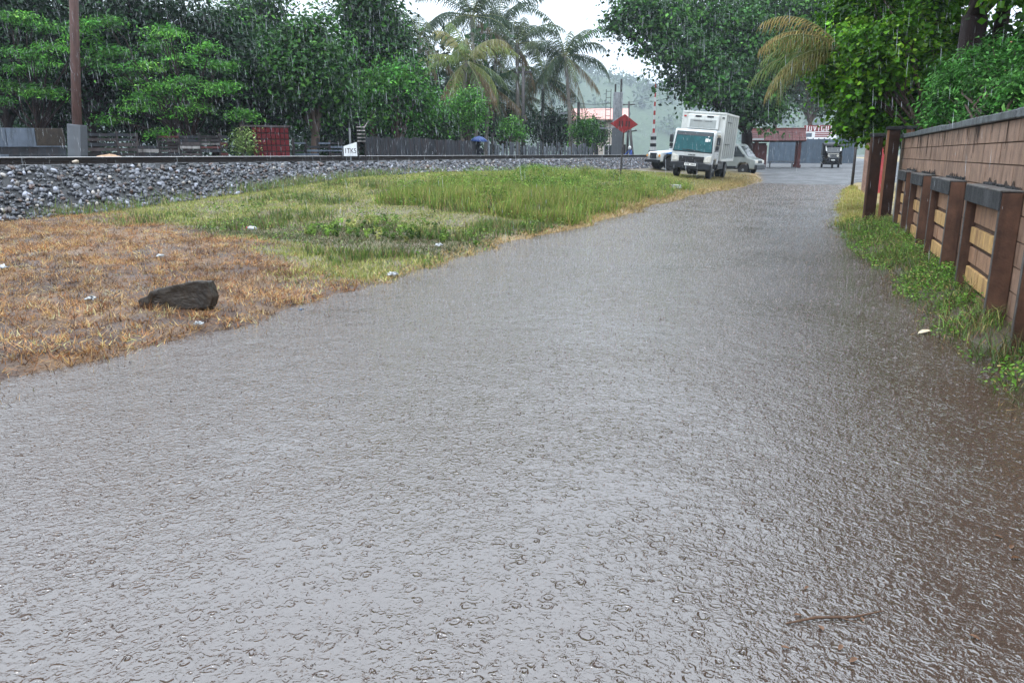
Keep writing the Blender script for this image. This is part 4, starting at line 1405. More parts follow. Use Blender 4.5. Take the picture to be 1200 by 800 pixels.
pillar('gate_pillar', 1.03, 1.26, 18.0, 18.26, 1.85, DARK_PLASTER, 'dark brown gate pillar standing nearest the road under the round leaved tree', edge=True, edgemat=BROWN_PLASTER)
pillar('gate_pillar', 1.31, 1.54, 17.75, 18.0, 1.95, DARK_PLASTER, 'brown gate pillar with a pale edge between the dark pillar and the wall end', edge=True, edgemat=ORANGE_PLASTER)  # orange strip puts the lit edge into the colour of the dark shaft
pillar('wall_end_pillar', 1.66, 1.86, 18.45, 18.7, 2.0, ORANGE_PLASTER, 'orange brown pillar closing the far end of the block wall', edge=True, edgemat=PALE_POST)
# crimson gate, stone post and dark poles farther along
g = empty('crimson_gate', (2.05, 28.5, float(ground_z(2.05, 28.5))), (0, 0, R(70)), 'crimson painted sheet gate beyond the gate pillars', 'gate')
for k in range(7):
    MB().box(-.9 + k * .26, -.9 + k * .26 + .252, -.012 + (.006 if k % 2 else 0), .012, .12, 1.95).build('panel', RED_GATE, g, bevel=.004)
for z in (.3, 1.7):
    MB().box(-.9, .92, .014, .05, z, z + .05).build('rail', RED_GATE, g)
pillar('stone_post', 1.62, 1.9, 31.0, 31.3, 2.0, pmat('pinkish_stone', (.26, .17, .14), .6, 8, .35, bump=.5, dirt=(.06, .04, .035), dirt_amt=.6), 'pinkish stone gate post beside the crimson gate')
pillar('dark_post', 2.0, 2.5, 32.0, 32.4, 2.1, DARK_PLASTER, 'dark wall post behind the pinkish stone post')
z = float(ground_z(1.5, 36))
p = empty('dark_pole', (1.5, 36, z - .1), label='thin dark pole at the road edge beside the three wheeler', cat='pole')
MB().lathe([(.06, 0), (.055, 1.0), (.05, 2.6)], 10).build('shaft', POST_STEEL, p, smooth=True)
MB().lathe([(.062, 2.601), (.062, 2.63), (.03, 2.66)], 10).build('pole_cap', POST_STEEL, p)
w2 = empty('garden_wall', (2.75, 36.5, float(ground_z(2.75, 36.5)) - .1), label='low dark wall running on past the crimson gate', cat='wall')
for k in range(6):
    MB().box(-.1, .1, -3.6 + k * 1.9, -1.74 + k * 1.9, 0, 1.75).build('panel', CONC_DARK, w2, bevel=.01)
    MB().box(-.13, .13, -3.62 + k * 1.9, -1.72 + k * 1.9, 1.752, 1.83).build('coping_stone', COPING, w2)


# ------------------------------------------------------------------ vehicles
def wheel(parent, x, y, r, w, side, name='wheel'):
    m = MB()
    m.lathe([(r * .62, -w / 2), (r * .93, -w / 2), (r, -w * .36), (r, w * .36), (r * .93, w / 2), (r * .62, w / 2)], 22, 'x')
    t = m.build(name, TYRE, parent, loc=(x, y, r), smooth=False)
    m = MB()
    s = side
    m.lathe([(r * .62, s * w * .30), (r * .60, s * w * .5), (r * .52, s * w * .42), (r * .30, s * w * .30), (r * .22, s * w * .52), (r * .02, s * w * .54)], 18, 'x')
    m.build('rim', RIM, t)
    m = MB()
    for k in range(6):
        a = k * math.pi / 3
        m.lathe([(.022, s * w * .30), (.022, s * w * .36)], 6, 'x', c=(0, r * .40 * math.cos(a), r * .40 * math.sin(a)))
    m.build('wheel_nuts', POST_STEEL, t)
    return t


def plate(parent, pts, mat, name, th=.012, nrm=None, bevel=0.0):
    """Thin solid plate over a planar outline."""
    P = [Vector(p) for p in pts]
    n = (P[1] - P[0]).cross(P[2] - P[0]).normalized()
    if nrm is not None and n.dot(Vector(nrm)) < 0:
        n = -n
    m = MB()
    k = len(P)
    m.add([p for p in P] + [p + n * th for p in P], [list(range(k))[::-1], list(range(k, 2 * k))] + [(i, (i + 1) % k, k + (i + 1) % k, k + i) for i in range(k)])
    return m.build(name, mat, parent, bevel)


def box_truck():
    zl, zr_ = 0.50, 0.33
    root = empty('box_truck', (-5.32, 36.1, 0.43), (0, R(4.6), R(-3.5)), 'white refrigerated box truck parked tilted on the grassy road edge', 'truck')
    cab = MB().prism([(.02, .48), (0, 1.12), (.17, 2.04), (.30, 2.13), (1.5, 2.13), (1.55, 2.05), (1.55, .62), (1.1, .62), (1.02, .85), (.38, .85), (.30, .62), (.25, .48)], -.93, .93, 'x').build('cab', WHITE_PAINT, root, bevel=.07)
    # windscreen follows the slope of the cab front
    def fr(z, off=.0):
        t = (z - 1.12) / (2.04 - 1.12)
        return .17 * t - off
    plate(root, [(-.89, fr(1.13, .004), 1.13), (.89, fr(1.13, .004), 1.13), (.82, fr(2.03, .004), 2.03), (-.82, fr(2.03, .004), 2.03)], BLACK_PLASTIC, 'windscreen_seal', .007, (0, -1, .2))
    ws = plate(root, [(-.85, fr(1.17, .012), 1.17), (.85, fr(1.17, .012), 1.17), (.79, fr(2.0, .012), 2.0), (-.79, fr(2.0, .012), 2.0)], GLASS_TEAL, 'windscreen', .014, (0, -1, .3), .005)
    plate(ws, [(-.785, fr(1.86, .030), 1.86), (.785, fr(1.86, .030), 1.86), (.78, fr(1.99, .030), 1.99), (-.78, fr(1.99, .030), 1.99)], GLASS_DARK, 'sun_strip', .004, (0, -1, .3))
    plate(ws, [(.50, fr(1.62, .030), 1.62), (.64, fr(1.62, .030), 1.62), (.64, fr(1.76, .030), 1.76), (.50, fr(1.76, .030), 1.76)], PLATE_WHITE, 'licence_disc', .004, (0, -1, .3))
    plate(ws, [(.66, fr(1.64, .030), 1.64), (.72, fr(1.64, .030), 1.64), (.72, fr(1.74, .030), 1.74), (.66, fr(1.74, .030), 1.74)], PLATE_WHITE, 'licence_disc', .004, (0, -1, .3))
    plate(ws, [(.60, fr(1.82, .030), 1.82), (.65, fr(1.82, .030), 1.82), (.65, fr(1.87, .030), 1.87), (.60, fr(1.87, .030), 1.87)], PLATE_WHITE, 'licence_disc', .004, (0, -1, .3))
    for s in (-1, 1):
        MB().tube([(s * .12 + .25, fr(1.2, .035), 1.20), (s * .12 - .35, fr(1.24, .04), 1.24)], .012, 5).build('wiper', BLACK_PLASTIC, root)
        d = plate(root, [(s * .93, .42, 1.22), (s * .93, 1.30, 1.22), (s * .93, 1.30, 1.95), (s * .93, .60, 1.95)], GLASS_DARK, 'side_window', .008, (s, 0, 0))
        MB().box(s * .925 - .012, s * .925 + .012, 1.0, 1.14, 1.08, 1.11).build('door_handle', BLACK_PLASTIC, root)
        hl = MB().prism([(s * .52, .72), (s * .86, .72), (s * .88, 1.02), (s * .62, .96)], -.03, .06, 'y').build('headlight', CHROME, root, bevel=.02)
        MB().box(s * .72 - .10, s * .72 + .10, -.032, -.026, .64, .70).build('fog_light', CHROME, root)
        MB().box(s * .80 - .07, s * .80 + .07, -.055, -.035, .585, .635).build('indicator', AMBER if s < 0 else RED_LENS, root)
        mr = MB().tube([(s * .86, .35, 1.95), (s * 1.05, .22, 1.86), (s * 1.05, .22, 1.30), (s * .88, .30, 1.20)], .013, 6).build('mirror_arm', BLACK_PLASTIC, root)
        MB().box(s * 1.06 - .085, s * 1.06 + .085, .20, .26, 1.50, 1.84).build('mirror', BLACK_PLASTIC, mr, bevel=.02)
        MB().box(s * 1.04 - .08, s * 1.04 + .08, .18, .25, 1.30, 1.47).build('mirror', BLACK_PLASTIC, mr, bevel=.02)
        MB().box(s * .84 - .05, s * .84 + .05, .32, 1.05, .38, .43).build('step', BLACK_PLASTIC, root)
    for s in (-1, 1):
        for y_ in (.36, 1.36):
            MB().box(s * .9315 - .0015, s * .9315 + .0015, y_, y_ + .012, .9, 2.0).build('door_seam', BLACK_PLASTIC, root)
        for k in range(6):
            MB().box(s * 1.004 - .006, s * 1.004 + .006, 1.95 + k * .56, 1.965 + k * .56, .92, 2.85).build('side_seam', GREY_VAN, root)
        MB().box(s * .80 - .09, s * .80 + .09, 1.12, 1.16, .10, .55).build('mud_flap', BLACK_PLASTIC, root)
    MB().box(-.56, .56, -.035, .02, .70, .96).build('grille', BLACK_PLASTIC, root, bevel=.01)
    for k in range(3):
        MB().box(-.51, .51, -.05, -.036, .745 + k * .065, .765 + k * .065).build('grille_bar', POST_STEEL, root)
    # dark raised maker's emblem above the grille
    m = MB()
    for k in range(5):
        m.box(-.16 + k * .066, -.115 + k * .066, -.018, -.004, 1.0, 1.04)
    m.build('emblem', BLACK_PLASTIC, root)
    bp = MB().prism([(-.95, .40), (.95, .40), (.95, .66), (.55, .70), (-.55, .70), (-.95, .66)], -.12, .05, 'y').build('bumper', BLACK_PLASTIC, root, bevel=.03)
    npl = MB().box(-.26, .26, -.135, -.122, .545, .655).build('number_plate', PLATE_WHITE, root)
    m = MB()
    for k in range(7):
        if k != 3:
            m.box(-.21 + k * .062, -.175 + k * .062, -.138, -.1355, .57, .63)
    m.build('plate_characters', BLACK_SIGN, npl)
    # chassis
    for s in (-1, 1):
        MB().box(s * .38 - .04, s * .38 + .04, .3, 4.9, .50, .68).build('chassis_rail', BLACK_PLASTIC, root)
        MB().box(s * .86 - .02, s * .86 + .02, 1.9, 3.3, .42, .82).build('side_guard', BLACK_PLASTIC, root)
    MB().lathe([(.28, -.4), (.28, .4)], 14, 'y', c=(.62, 2.2, .58)).build('fuel_tank', BLACK_PLASTIC, root)
    MB().box(-.7, .7, .62, .76, .30, .44).build('axle', BLACK_PLASTIC, root)
    MB().box(-.7, .7, 3.86, 4.0, .30, .44).build('axle', BLACK_PLASTIC, root)
    for s in (-1, 1):
        wheel(root, s * .74, .70, .37, .22, s)
        wheel(root, s * .80, 3.95, .37, .22, s)
        wheel(root, s * .56, 3.95, .37, .2, s)
        MB().prism([(.27, .70), (.30, .80), (.70, .90), (1.08, .80), (1.1, .70)], s * .78 - .1, s * .78 + .1, 'x').build('mudguard', BLACK_PLASTIC, root)
    # refrigerated body
    body = MB().box(-1.0, 1.0, 1.72, 5.2, .80, 2.94).build('cargo_box', BOX_SIDE, root, bevel=.02)
    fp = MB().box(-.985, .985, 1.69, 1.718, .82, 2.92).build('front_panel', BOX_PANEL, body, bevel=.01)
    MB().box(-1.015, -.955, 1.66, 1.75, .80, 2.955).build('corner_post', BOX_PANEL, body, bevel=.012)
    MB().box(.955, 1.015, 1.66, 1.75, .80, 2.955).build('corner_post', BOX_PANEL, body, bevel=.012)
    MB().box(-1.015, 1.015, 1.655, 1.745, 2.88, 2.962).build('top_rail', BOX_PANEL, body, bevel=.012)
    for s in (-1, 1):
        MB().box(s * 1.012 - .014, s * 1.012 + .014, 1.76, 5.2, 2.87, 2.955).build('side_rail', BOX_PANEL, body, bevel=.006)
        MB().box(s * 1.012 - .014, s * 1.012 + .014, 1.76, 5.2, .79, .90).build('side_rail', BOX_PANEL, body, bevel=.006)
        MB().box(s * 1.012 - .012, s * 1.012 + .012, 5.12, 5.21, .91, 2.86).build('corner_post', BOX_PANEL, body, bevel=.006)
        for z in (1.55, 2.55):
            MB().box(s * 1.008 - .02, s * 1.008 + .02, 2.3, 3.4, z, z + .03).build('door_bar', BLACK_PLASTIC, body)
        MB().box(s * .88 - .05, s * .88 + .05, 1.655, 1.688, 2.70, 2.76).build('marker_lamp', RED_LENS if s < 0 else BLACK_PLASTIC, body)
    un = MB().box(-.72, .72, 1.52, 1.688, 2.18, 2.82).build('cooling_unit', BOX_PANEL, body, bevel=.04)
    for x0, x1 in ((-.38, -.10), (.16, .46)):
        MB().box(x0, x1, 1.508, 1.519, 2.70, 2.78).build('vent', BLACK_PLASTIC, un)
    MB().box(-.60, .60, 1.505, 1.519, 2.24, 2.60).build('access_panel', BOX_SIDE, un, bevel=.012)
    for x0, x1 in ((-.45, -.05), (.08, .42)):
        MB().box(x0, x1, 1.498, 1.5045, 2.52, 2.54).build('louvre', BLACK_PLASTIC, un)
    return root


box_truck()


def offroad_car():
    p = dep(795, 196, 43.5)
    z = float(ground_z(p[0], p[1]))
    root = empty('offroad_car', (p[0] + .35, p[1], z), (0, R(1), R(-52)), 'white off-road car with blue stripe and dark wheel arch behind the truck', 'car')
    # local: nose to -y
    MB().prism([(-1.95, .45), (-2.0, .80), (-1.9, .98), (-.75, 1.06), (1.9, 1.06), (1.95, .5), (1.4, .42), (1.36, .78), (.62, .78), (.58, .42), (-.92, .42), (-.96, .78), (-1.7, .78), (-1.74, .45)], -.78, .78, 'x').build('body', WHITE_PAINT, root, bevel=.06)
    MB().prism([(-.75, 1.065), (-.25, 1.70), (-.1, 1.75), (1.75, 1.75), (1.88, 1.065)], -.70, .70, 'x').build('cabin', WHITE_PAINT, root, bevel=.06)
    plate(root, [(-.62, -.70, 1.14), (.62, -.70, 1.14), (.58, -.32, 1.64), (-.58, -.32, 1.64)], GLASS_DARK, 'windscreen', .012, (0, -1, .5))
    for s in (-1, 1):
        plate(root, [(s * .70, -.42, 1.14), (s * .70, .6, 1.14), (s * .70, .6, 1.62), (s * .70, -.12, 1.62)], GLASS_DARK, 'side_window', .01, (s, 0, 0))
        plate(root, [(s * .70, .7, 1.14), (s * .70, 1.7, 1.14), (s * .70, 1.6, 1.62), (s * .70, .7, 1.62)], GLASS_DARK, 'side_window', .01, (s, 0, 0))
        plate(root, [(s * .78, -1.75, .88), (s * .78, -.3, .82), (s * .78, -.3, .94), (s * .78, -1.2, 1.0)], BLUE_STRIPE, 'stripe', .006, (s, 0, 0))
        for y in (-1.33, 1.0):
            MB().prism([(y - .46, .40), (y - .44, .72), (y - .26, .88), (y + .26, .88), (y + .44, .72), (y + .46, .40), (y + .38, .40), (y + .36, .66), (y + .2, .80), (y - .2, .80), (y - .36, .66), (y - .38, .40)], s * .80 - .06, s * .80 + .06, 'x').build('wheel_arch', BLACK_PLASTIC, root, bevel=.01)
            wheel(root, s * .68, y, .36, .24, s)
        MB().lathe([(.10, -2.02), (.10, -1.96)], 14, 'y', c=(s * .52, 0, .78)).build('headlight', CHROME, root)
        MB().box(s * .72 - .05, s * .72 + .05, -2.02, -1.95, .72, .84).build('indicator', AMBER, root)
    MB().box(-.35, .35, -2.015, -1.95, .62, .92).build('grille', BLACK_PLASTIC, root)
    MB().box(-.80, .80, -2.12, -1.96, .42, .56).build('bumper', BLACK_PLASTIC, root, bevel=.02)
    return root


offroad_car()


def grey_van():
    p = dep(884, 200, 45.5)
    z = float(ground_z(p[0], p[1]))
    root = empty('grey_van', (p[0] - 1.75, p[1] + .4, z), (0, 0, R(76)), 'silver grey van nosing out from behind the box truck', 'van')
    MB().prism([(-2.05, .34), (-2.10, .62), (-2.02, .90), (-1.62, 1.02), (-1.05, 1.72), (-.9, 1.80), (1.9, 1.82), (2.0, 1.7), (2.05, .40), (1.62, .36), (1.56, .62), (1.4, .70), (1.1, .70), (.94, .62), (.9, .36), (-1.0, .34), (-1.05, .62), (-1.22, .72), (-1.52, .72), (-1.68, .62), (-1.74, .34)], -.80, .80, 'x').build('body', GREY_VAN, root, bevel=.06)
    plate(root, [(-.66, -1.60, 1.06), (.66, -1.60, 1.06), (.60, -1.12, 1.66), (-.60, -1.12, 1.66)], GLASS_DARK, 'windscreen', .012, (0, -1, .8))
    for s in (-1, 1):
        plate(root, [(s * .80, -1.42, 1.06), (s * .80, -.62, 1.06), (s * .80, -.62, 1.64), (s * .80, -.98, 1.64)], GLASS_DARK, 'door_window', .01, (s, 0, 0))
        plate(root, [(s * .80, -.52, 1.06), (s * .80, .5, 1.06), (s * .80, .5, 1.64), (s * .80, -.52, 1.64)], GLASS_DARK, 'side_window', .01, (s, 0, 0))
        plate(root, [(s * .80, .6, 1.06), (s * .80, 1.8, 1.06), (s * .80, 1.8, 1.64), (s * .80, .6, 1.64)], GLASS_DARK, 'side_window', .01, (s, 0, 0))
        MB().box(s * .55 - .16, s * .55 + .16, -2.12, -2.02, .68, .86).build('headlight', CHROME, root, bevel=.02)
        MB().box(s * .86 - .07, s * .86 + .07, -1.46, -1.38, 1.06, 1.2).build('mirror', BLACK_PLASTIC, root, bevel=.02)
        MB().box(s * .81 - .012, s * .81 + .012, -.72, -.62, .92, .95).build('door_handle', BLACK_PLASTIC, root)
        wheel(root, s * .70, -1.38, .31, .2, s)
        wheel(root, s * .70, 1.26, .31, .2, s)
        MB().box(s * .815 - .01, s * .815 + .01, -1.0, .88, .40, .52).build('side_trim', BLACK_PLASTIC, root)
    MB().box(-.80, .80, -2.20, -2.04, .32, .60).build('bumper', BLACK_PLASTIC, root, bevel=.03)
    MB().box(-.36, .36, -2.115, -2.09, .68, .84).build('grille', BLACK_PLASTIC, root)
    MB().tube([(.66, -1.95, 1.0), (.70, -2.02, .30)], .02, 6).build('mud_flap', BLACK_PLASTIC, root)
    return root


grey_van()


def three_wheeler():
    p = dep(975, 197, 56)
    z = float(ground_z(p[0], p[1]))
    root = empty('three_wheeler', (p[0], p[1], z), (0, 0, R(4)), 'black three wheeler taxi coming along the wet street', 'three wheeler')
    # nose to -y
    MB().prism([(-.66, .30), (.66, .30), (.68, .86), (.60, .92), (-.60, .92), (-.68, .86)], .45, 2.3, 'y').build('rear_body', BLACK_PAINT, root, bevel=.03)
    MB().prism([(-.02, .28), (-.12, .70), (-.02, 1.04), (.12, 1.08), (.5, 1.02), (.5, .28)], -.40, .40, 'x').build('nose', BLACK_PAINT, root, bevel=.06)
    MB().box(-.66, .66, .2, .6, .24, .34).build('floor_pan', BLACK_PAINT, root)
    fr_ = MB()
    for s in (-1, 1):
        fr_.tube([(s * .42, .05, 1.04), (s * .56, .28, 1.62), (s * .58, .5, 1.70), (s * .60, 2.25, 1.68), (s * .62, 2.3, .9)], .022, 6)
        fr_.tube([(s * .58, .3, .32), (s * .62, .3, 1.0), (s * .58, .42, 1.66)], .02, 6)
    fr_.tube([(-.42, .05, 1.04), (.42, .05, 1.04)], .022, 6)
    fr_.build('frame', BLACK_PAINT, root)
    ws = plate(root, [(-.42, .06, 1.08), (.42, .06, 1.08), (.52, .28, 1.58), (-.52, .28, 1.58)], GLASS_DARK, 'windscreen', .01, (0, -1, .3))
    for s in (-1, 1):
        plate(ws, [(s * .44, .03, 1.2), (s * .52, .03, 1.2), (s * .56, .22, 1.56), (s * .48, .22, 1.56)], PLATE_WHITE, 'sticker', .004, (0, -1, .3))
    MB().prism([(.1, 1.56), (.2, 1.72), (.6, 1.80), (2.0, 1.80), (2.34, 1.70), (2.36, 1.0), (2.30, 1.0), (2.28, 1.66), (2.0, 1.74), (.6, 1.74), (.24, 1.66)], -.66, .66, 'x').build('canopy', BLACK_PLASTIC, root, bevel=.02)
    for s in (-1, 1):
        MB().box(s * .64 - .015, s * .64 + .015, 1.0, 2.3, .9, 1.70).build('side_curtain', BLACK_PLASTIC, root)
        MB().lathe([(.075, -.16), (.085, -.10), (.05, -.02)], 12, 'y', c=(s * .30, .02, .86)).build('headlight', CHROME, root)
        MB().box(s * .54 - .07, s * .54 + .07, .10, .16, 1.18, 1.30).build('mirror', BLACK_PLASTIC, root)
        wheel(root, s * .58, 1.85, .21, .13, s)
    wheel(root, 0, .12, .21, .12, 1)
    MB().prism([(-.14, .26), (-.18, .40), (0, .50), (.2, .48), (.2, .44), (0, .46), (-.14, .38)], -.10, .10, 'x').build('mudguard', BLACK_PAINT, root)
    MB().box(-.13, .13, -.15, -.13, .52, .60).build('number_plate', PLATE_WHITE, root)
    MB().box(-.36, .36, -.06, -.02, .98, 1.03).build('chrome_bar', CHROME, root)
    MB().box(-.55, .55, 1.35, 1.9, .60, .92).build('seat', TYRE, root, bevel=.04)
    MB().box(-.55, .55, 1.85, 2.0, .90, 1.4).build('backrest', TYRE, root, bevel=.04)
    return root


three_wheeler()

# ------------------------------------------------------------------ signs and railway furniture
p = gz(727, 204, .5)
zz = float(ground_z(p[0], p[1]))
p = gz(727, 204, zz)
sg = empty('diamond_sign', (p[0], p[1], zz - .1), (0, R(2.5), R(8)), 'dark red diamond railway sign on a thin steel post', 'sign')
MB().tube([(0, 0, 0), (0, 0, 2.45)], .035, 8).build('post', POST_STEEL, sg)
fc = MB().prism([(-.58, 2.14), (0, 1.77), (.58, 2.14), (0, 2.54)], -.052, -.038, 'y').build('face', RED_SIGN, sg, bevel=.005)
m = MB()
for a in ((-.22, -.16), (-.10, -.04), (.06, .12), (.18, .24)):
    m.box(a[0], a[1], -.058, -.053, 2.04, 2.26)
m.build('dark_bars', BLACK_SIGN, fc)
MB().box(-.05, .05, -.037, -.02, 1.9, 2.4).build('bracket', POST_STEEL, sg)

p = dep(411, 183, 26.5)
zz = float(ground_z(p[0], p[1]))
kp = empty('milepost', (p[0], p[1], zz - .1), (0, 0, R(24)), 'small white railway milepost with slanted top and black figures', 'milepost')
MB().box(-.04, .04, .02, .06, 0, 1.3).build('post', CONCRETE, kp)
h0 = 1.5 - zz + .1 - .09
fc = MB().prism([(-.29, h0), (.29, h0), (.29, h0 + .47), (-.29, h0 + .33)], -.03, .01, 'y').build('face', WHITE, kp, bevel=.005)
cu = bpy.data.curves.new('figures', 'FONT')
cu.body = '1TK5'
cu.size = .24
cu.align_x = 'CENTER'
cu.extrude = .003
tmp = bpy.data.objects.new('figures', cu)
COL.objects.link(tmp)
tme = bpy.data.meshes.new_from_object(tmp.evaluated_get(bpy.context.evaluated_depsgraph_get()))
bpy.data.objects.remove(tmp)
tme.materials.clear()
tme.materials.append(BLACK_SIGN)
to = bpy.data.objects.new('figures', tme)
COL.objects.link(to)
to.parent = fc
kp.scale = (.78, .78, 1.0)
to.location = (0, -.034, h0 + .10)
to.rotation_euler = (math.pi / 2, 0, 0)
# white baton leaning beside the milepost
p2 = dep(424, 176, 27)
bt = empty('leaning_board', (p2[0], p2[1], float(ground_z(p2[0], p2[1]))), (0, 0, R(24)), 'stack of thin pale battens leaning beside the milepost', 'boards')
for k in range(5):
    MB().box(-.14, .14, -.02, .02, .75 + k * .12, .79 + k * .12).build('batten', SLAT_PALE, bt)
MB().tube([(.1, 0, 1.2), (.3, 0, 1.5)], .015, 5).build('stick', SLAT_PALE, bt)
for x in (-.12, .12):
    MB().box(x - .02, x + .02, .025, .05, 0, 1.4).build('upright', SLAT_MIX, bt)

# ------------------------------------------------------------------ fences behind the railway
def fence_run(name, label, cat, px0, px1, D0, D1, zt, builder, group=None):
    a, b = dep(px0, 180, D0), dep(px1, 180, D1)
    L = math.hypot(b[0] - a[0], b[1] - a[1])
    ang = math.atan2(b[1] - a[1], b[0] - a[0])
    z = float(ground_z((a[0] + b[0]) / 2, (a[1] + b[1]) / 2)) - .1
    root = empty(name, (a[0], a[1], z), (0, 0, ang), label, cat, group)
    builder(root, L, zt - z)
    return root


def conc_panels(root, L, h):
    n = 4
    for k in range(n):
        x0, x1 = k * L / n, (k + 1) * L / n
        MB().box(x0 + .005, x1 - .005, -.03, .03, h - .52, h).build('upper_panel', CONC_BLUE if k < 3 else CONC_DARK, root, bevel=.01)
        MB().box(x0 + .005, x1 - .005, .01, .04, h - .76, h - .525).build('middle_panel', SHEET_DARK, root)
        MB().box(x0 + .005, x1 - .005, -.03, .03, 0, h - .765).build('lower_panel', CONC_BLUE if k < 2 else SHEET_DARK, root, bevel=.01)
        MB().box(x0 - .06, x0 + .06, .045, .14, 0, h - .02).build('post', CONC_DARK, root)
    MB().box(-.02, L, -.045, -.031, h - .545, h - .515).build('ledge', CONC_BLUE, root)


def slat_fence(mats, gap=.16, sw=.10, postev=1.1, miss=.12):
    def f(root, L, h):
        x = 0
        while x < L + .01:
            MB().box(x - .04, x + .04, .03, .10, 0, h + random.uniform(-.05, .05)).build('post', SLAT_MIX, root)
            x2 = min(x + postev, L)
            z = .2
            while z < h - .05 and x2 - x > .1:
                if random.random() > miss:
                    w = sw * random.uniform(.7, 1.2)
                    o = MB().box(x + .01, x2 - .01, -.012, .012, -w / 2, w / 2).build('slat', random.choice(mats), root, loc=(0, random.uniform(-.012, .012), z))
                z += gap
            x += postev
            if x2 >= L:
                break
    return f


def sheet_fence(mat, sw=.24, posts=True, jag=.05, corr=.02):
    def f(root, L, h):
        x = 0
        k = 0
        while x < L:
            w = sw * random.uniform(.85, 1.15)
            pts = []
            nn = 6
            for i in range(nn + 1):
                pts.append((x + w * i / nn, corr * math.sin(2 * math.pi * i / nn * 1.5)))
            back = [(q[0], q[1] + .012) for q in pts[::-1]]
            MB().prism(pts + back, 0, h + random.uniform(-jag, jag), 'z').build('sheet', mat, root, loc=(0, random.uniform(-.005, .005), 0))
            x += w + .004
            k += 1
        for z in (h * .3, h * .8):
            MB().box(0, L, .05, .09, z, z + .05).build('rail', SLAT_MIX, root)
    return f


def tile_sheet(root, L, h):
    """Red pressed sheet with a tile pattern in relief."""
    MB().box(0, L, .02, .05, 0, h).build('backing', BLACK_SIGN, root)
    nx = 8
    rows = int(h / .2)
    for r_ in range(rows):
        for k in range(nx):
            MB().box(k * L / nx + .016, (k + 1) * L / nx - .016, -.012, .019, h - (r_ + 1) * .2 + .02, h - r_ * .2 - .02).build('pressed_tile', RED_SHEET, root, bevel=.008)
    MB().box(-.35, L + .05, -.04, .08, h + .002, h + .06).build('top_rail', SLAT_MIX, root)


def palisade(mat, n_gap=.33, w=.16):
    def f(root, L, h):
        x = 0
        while x < L:
            ww = w * random.uniform(.7, 1.2)
            hh = h + random.uniform(-.25, .1)
            MB().prism([(x, 0), (x + ww, 0), (x + ww, hh - .04), (x + ww / 2, hh), (x, hh - .04)], -.03, .03, 'y').build('picket', mat, root)
            x += ww + n_gap * random.uniform(.15, .7)
        for z in (h * .35, h * .75):
            MB().box(0, L, .035, .07, z, z + .06).build('rail', SLAT_MIX, root)
    return f


fence_run('concrete_panel_wall', 'blue grey concrete panel wall behind the rails at the utility post', 'wall', -60, 78, 22.5, 23.5, 2.24, conc_panels)
fence_run('slat_fence', 'dark horizontal slat fence between the utility post and the pale patched fence', 'fence', 97, 162, 23.8, 24.5, 2.17, slat_fence([SHEET_DARK, SLAT_MIX, CONC_DARK], .15, .11, 1.0, .05))
fence_run('patched_fence', 'patched fence of pale and dark boards next to the yellow green shrub', 'fence', 162, 268, 24.5, 25.5, 2.14, slat_fence([SLAT_PALE, SLAT_MIX, SLAT_MIX, SHEET_DARK, RED_BRICKWALL], .11, .09, .62, .12))
fence_run('red_sheet_fence', 'dark red pressed sheet fence with tile pattern behind the rails', 'fence', 297, 340, 26, 26.6, 2.37, tile_sheet)
fence_run('lattice_fence', 'low dark blue lattice fence between the red sheet and the milepost', 'fence', 345, 405, 27.5, 28.5, 2.0, slat_fence([CONC_BLUE, SHEET_DARK], .13, .07, .45, .1))
fence_run('corrugated_fence', 'dark corrugated sheet fence between milepost and umbrella carrier', 'fence', 428, 560, 30, 41, 2.15, sheet_fence(SHEET_DARK, .42))
fence_run('picket_fence', 'uneven pale picket fence under the coconut palms', 'fence', 572, 700, 44, 57, 2.15, palisade(pmat('grey_picket', (.10, .11, .125), .7, 5, .4, rnd=.7), .5, .2))
# utility post with square footing
pb = dep(86, 180, 23.2)
zz = float(ground_z(pb[0], pb[1])) - .1
up = empty('utility_post', (pb[0], pb[1], zz), (0, R(6.0), R(21)), 'tall reddish brown utility post on a square concrete footing', 'post')
MB().tube([(0, 0, 0), (0, 0, 4), (.02, 0, 9)], [.14, .13, .11], 10).build('shaft', pmat('reddish_wood', (.085, .045, .038), .6, 6, .5, bump=.5, stretch=(4, 4, .4)), up, smooth=True)
MB().box(-.2, .2, -.2, .2, 0, 2.35 - zz).build('footing', SIGNAL_GREY, up, bevel=.015)
MB().box(-.7, .7, -.05, .05, 8.4, 8.5).build('crossarm', BARK_D, up)
# sand heap by the slat fence
ps_ = dep(128, 180, 22)
zz = float(ground_z(ps_[0], ps_[1]))
V, Fq = [], []
nr, na = 8, 20
for i in range(nr):
    rr = 1.0 - i / (nr - 1)
    for k in range(na):
        a = 2 * math.pi * k / na
        hgt = (1 - rr ** 1.5) * (1.22 - zz + .25) + random.uniform(-.03, .03)
        V.append((math.cos(a) * rr * 1.1 * random.uniform(.94, 1.06), math.sin(a) * rr * 1.0, max(hgt, -.05) if i else -.1))
for i in range(nr - 1):
    for k in range(na):
        Fq.append((i * na + k, i * na + (k + 1) % na, (i + 1) * na + (k + 1) % na, (i + 1) * na + k))
sh = np_mesh('sand_heap', V, Fq, SAND, smooth=True, loc=(ps_[0], ps_[1], zz))
tag(sh, 'tan sand heap behind the rails below the slat fence', 'sand heap')

# ------------------------------------------------------------------ level crossing, signal and buildings behind the railway
def ladder(parent, x, y, z0, z1, w=.34):
    for s in (-1, 1):
        MB().box(x + s * w / 2 - .02, x + s * w / 2 + .02, y - .02, y + .02, z0, z1).build('ladder_rail', POST_STEEL, parent)
    z = z0 + .3
    while z < z1:
        MB().box(x - w / 2 + .022, x + w / 2 - .022, y - .015, y + .015, z, z + .03).build('rung', POST_STEEL, parent)
        z += .42


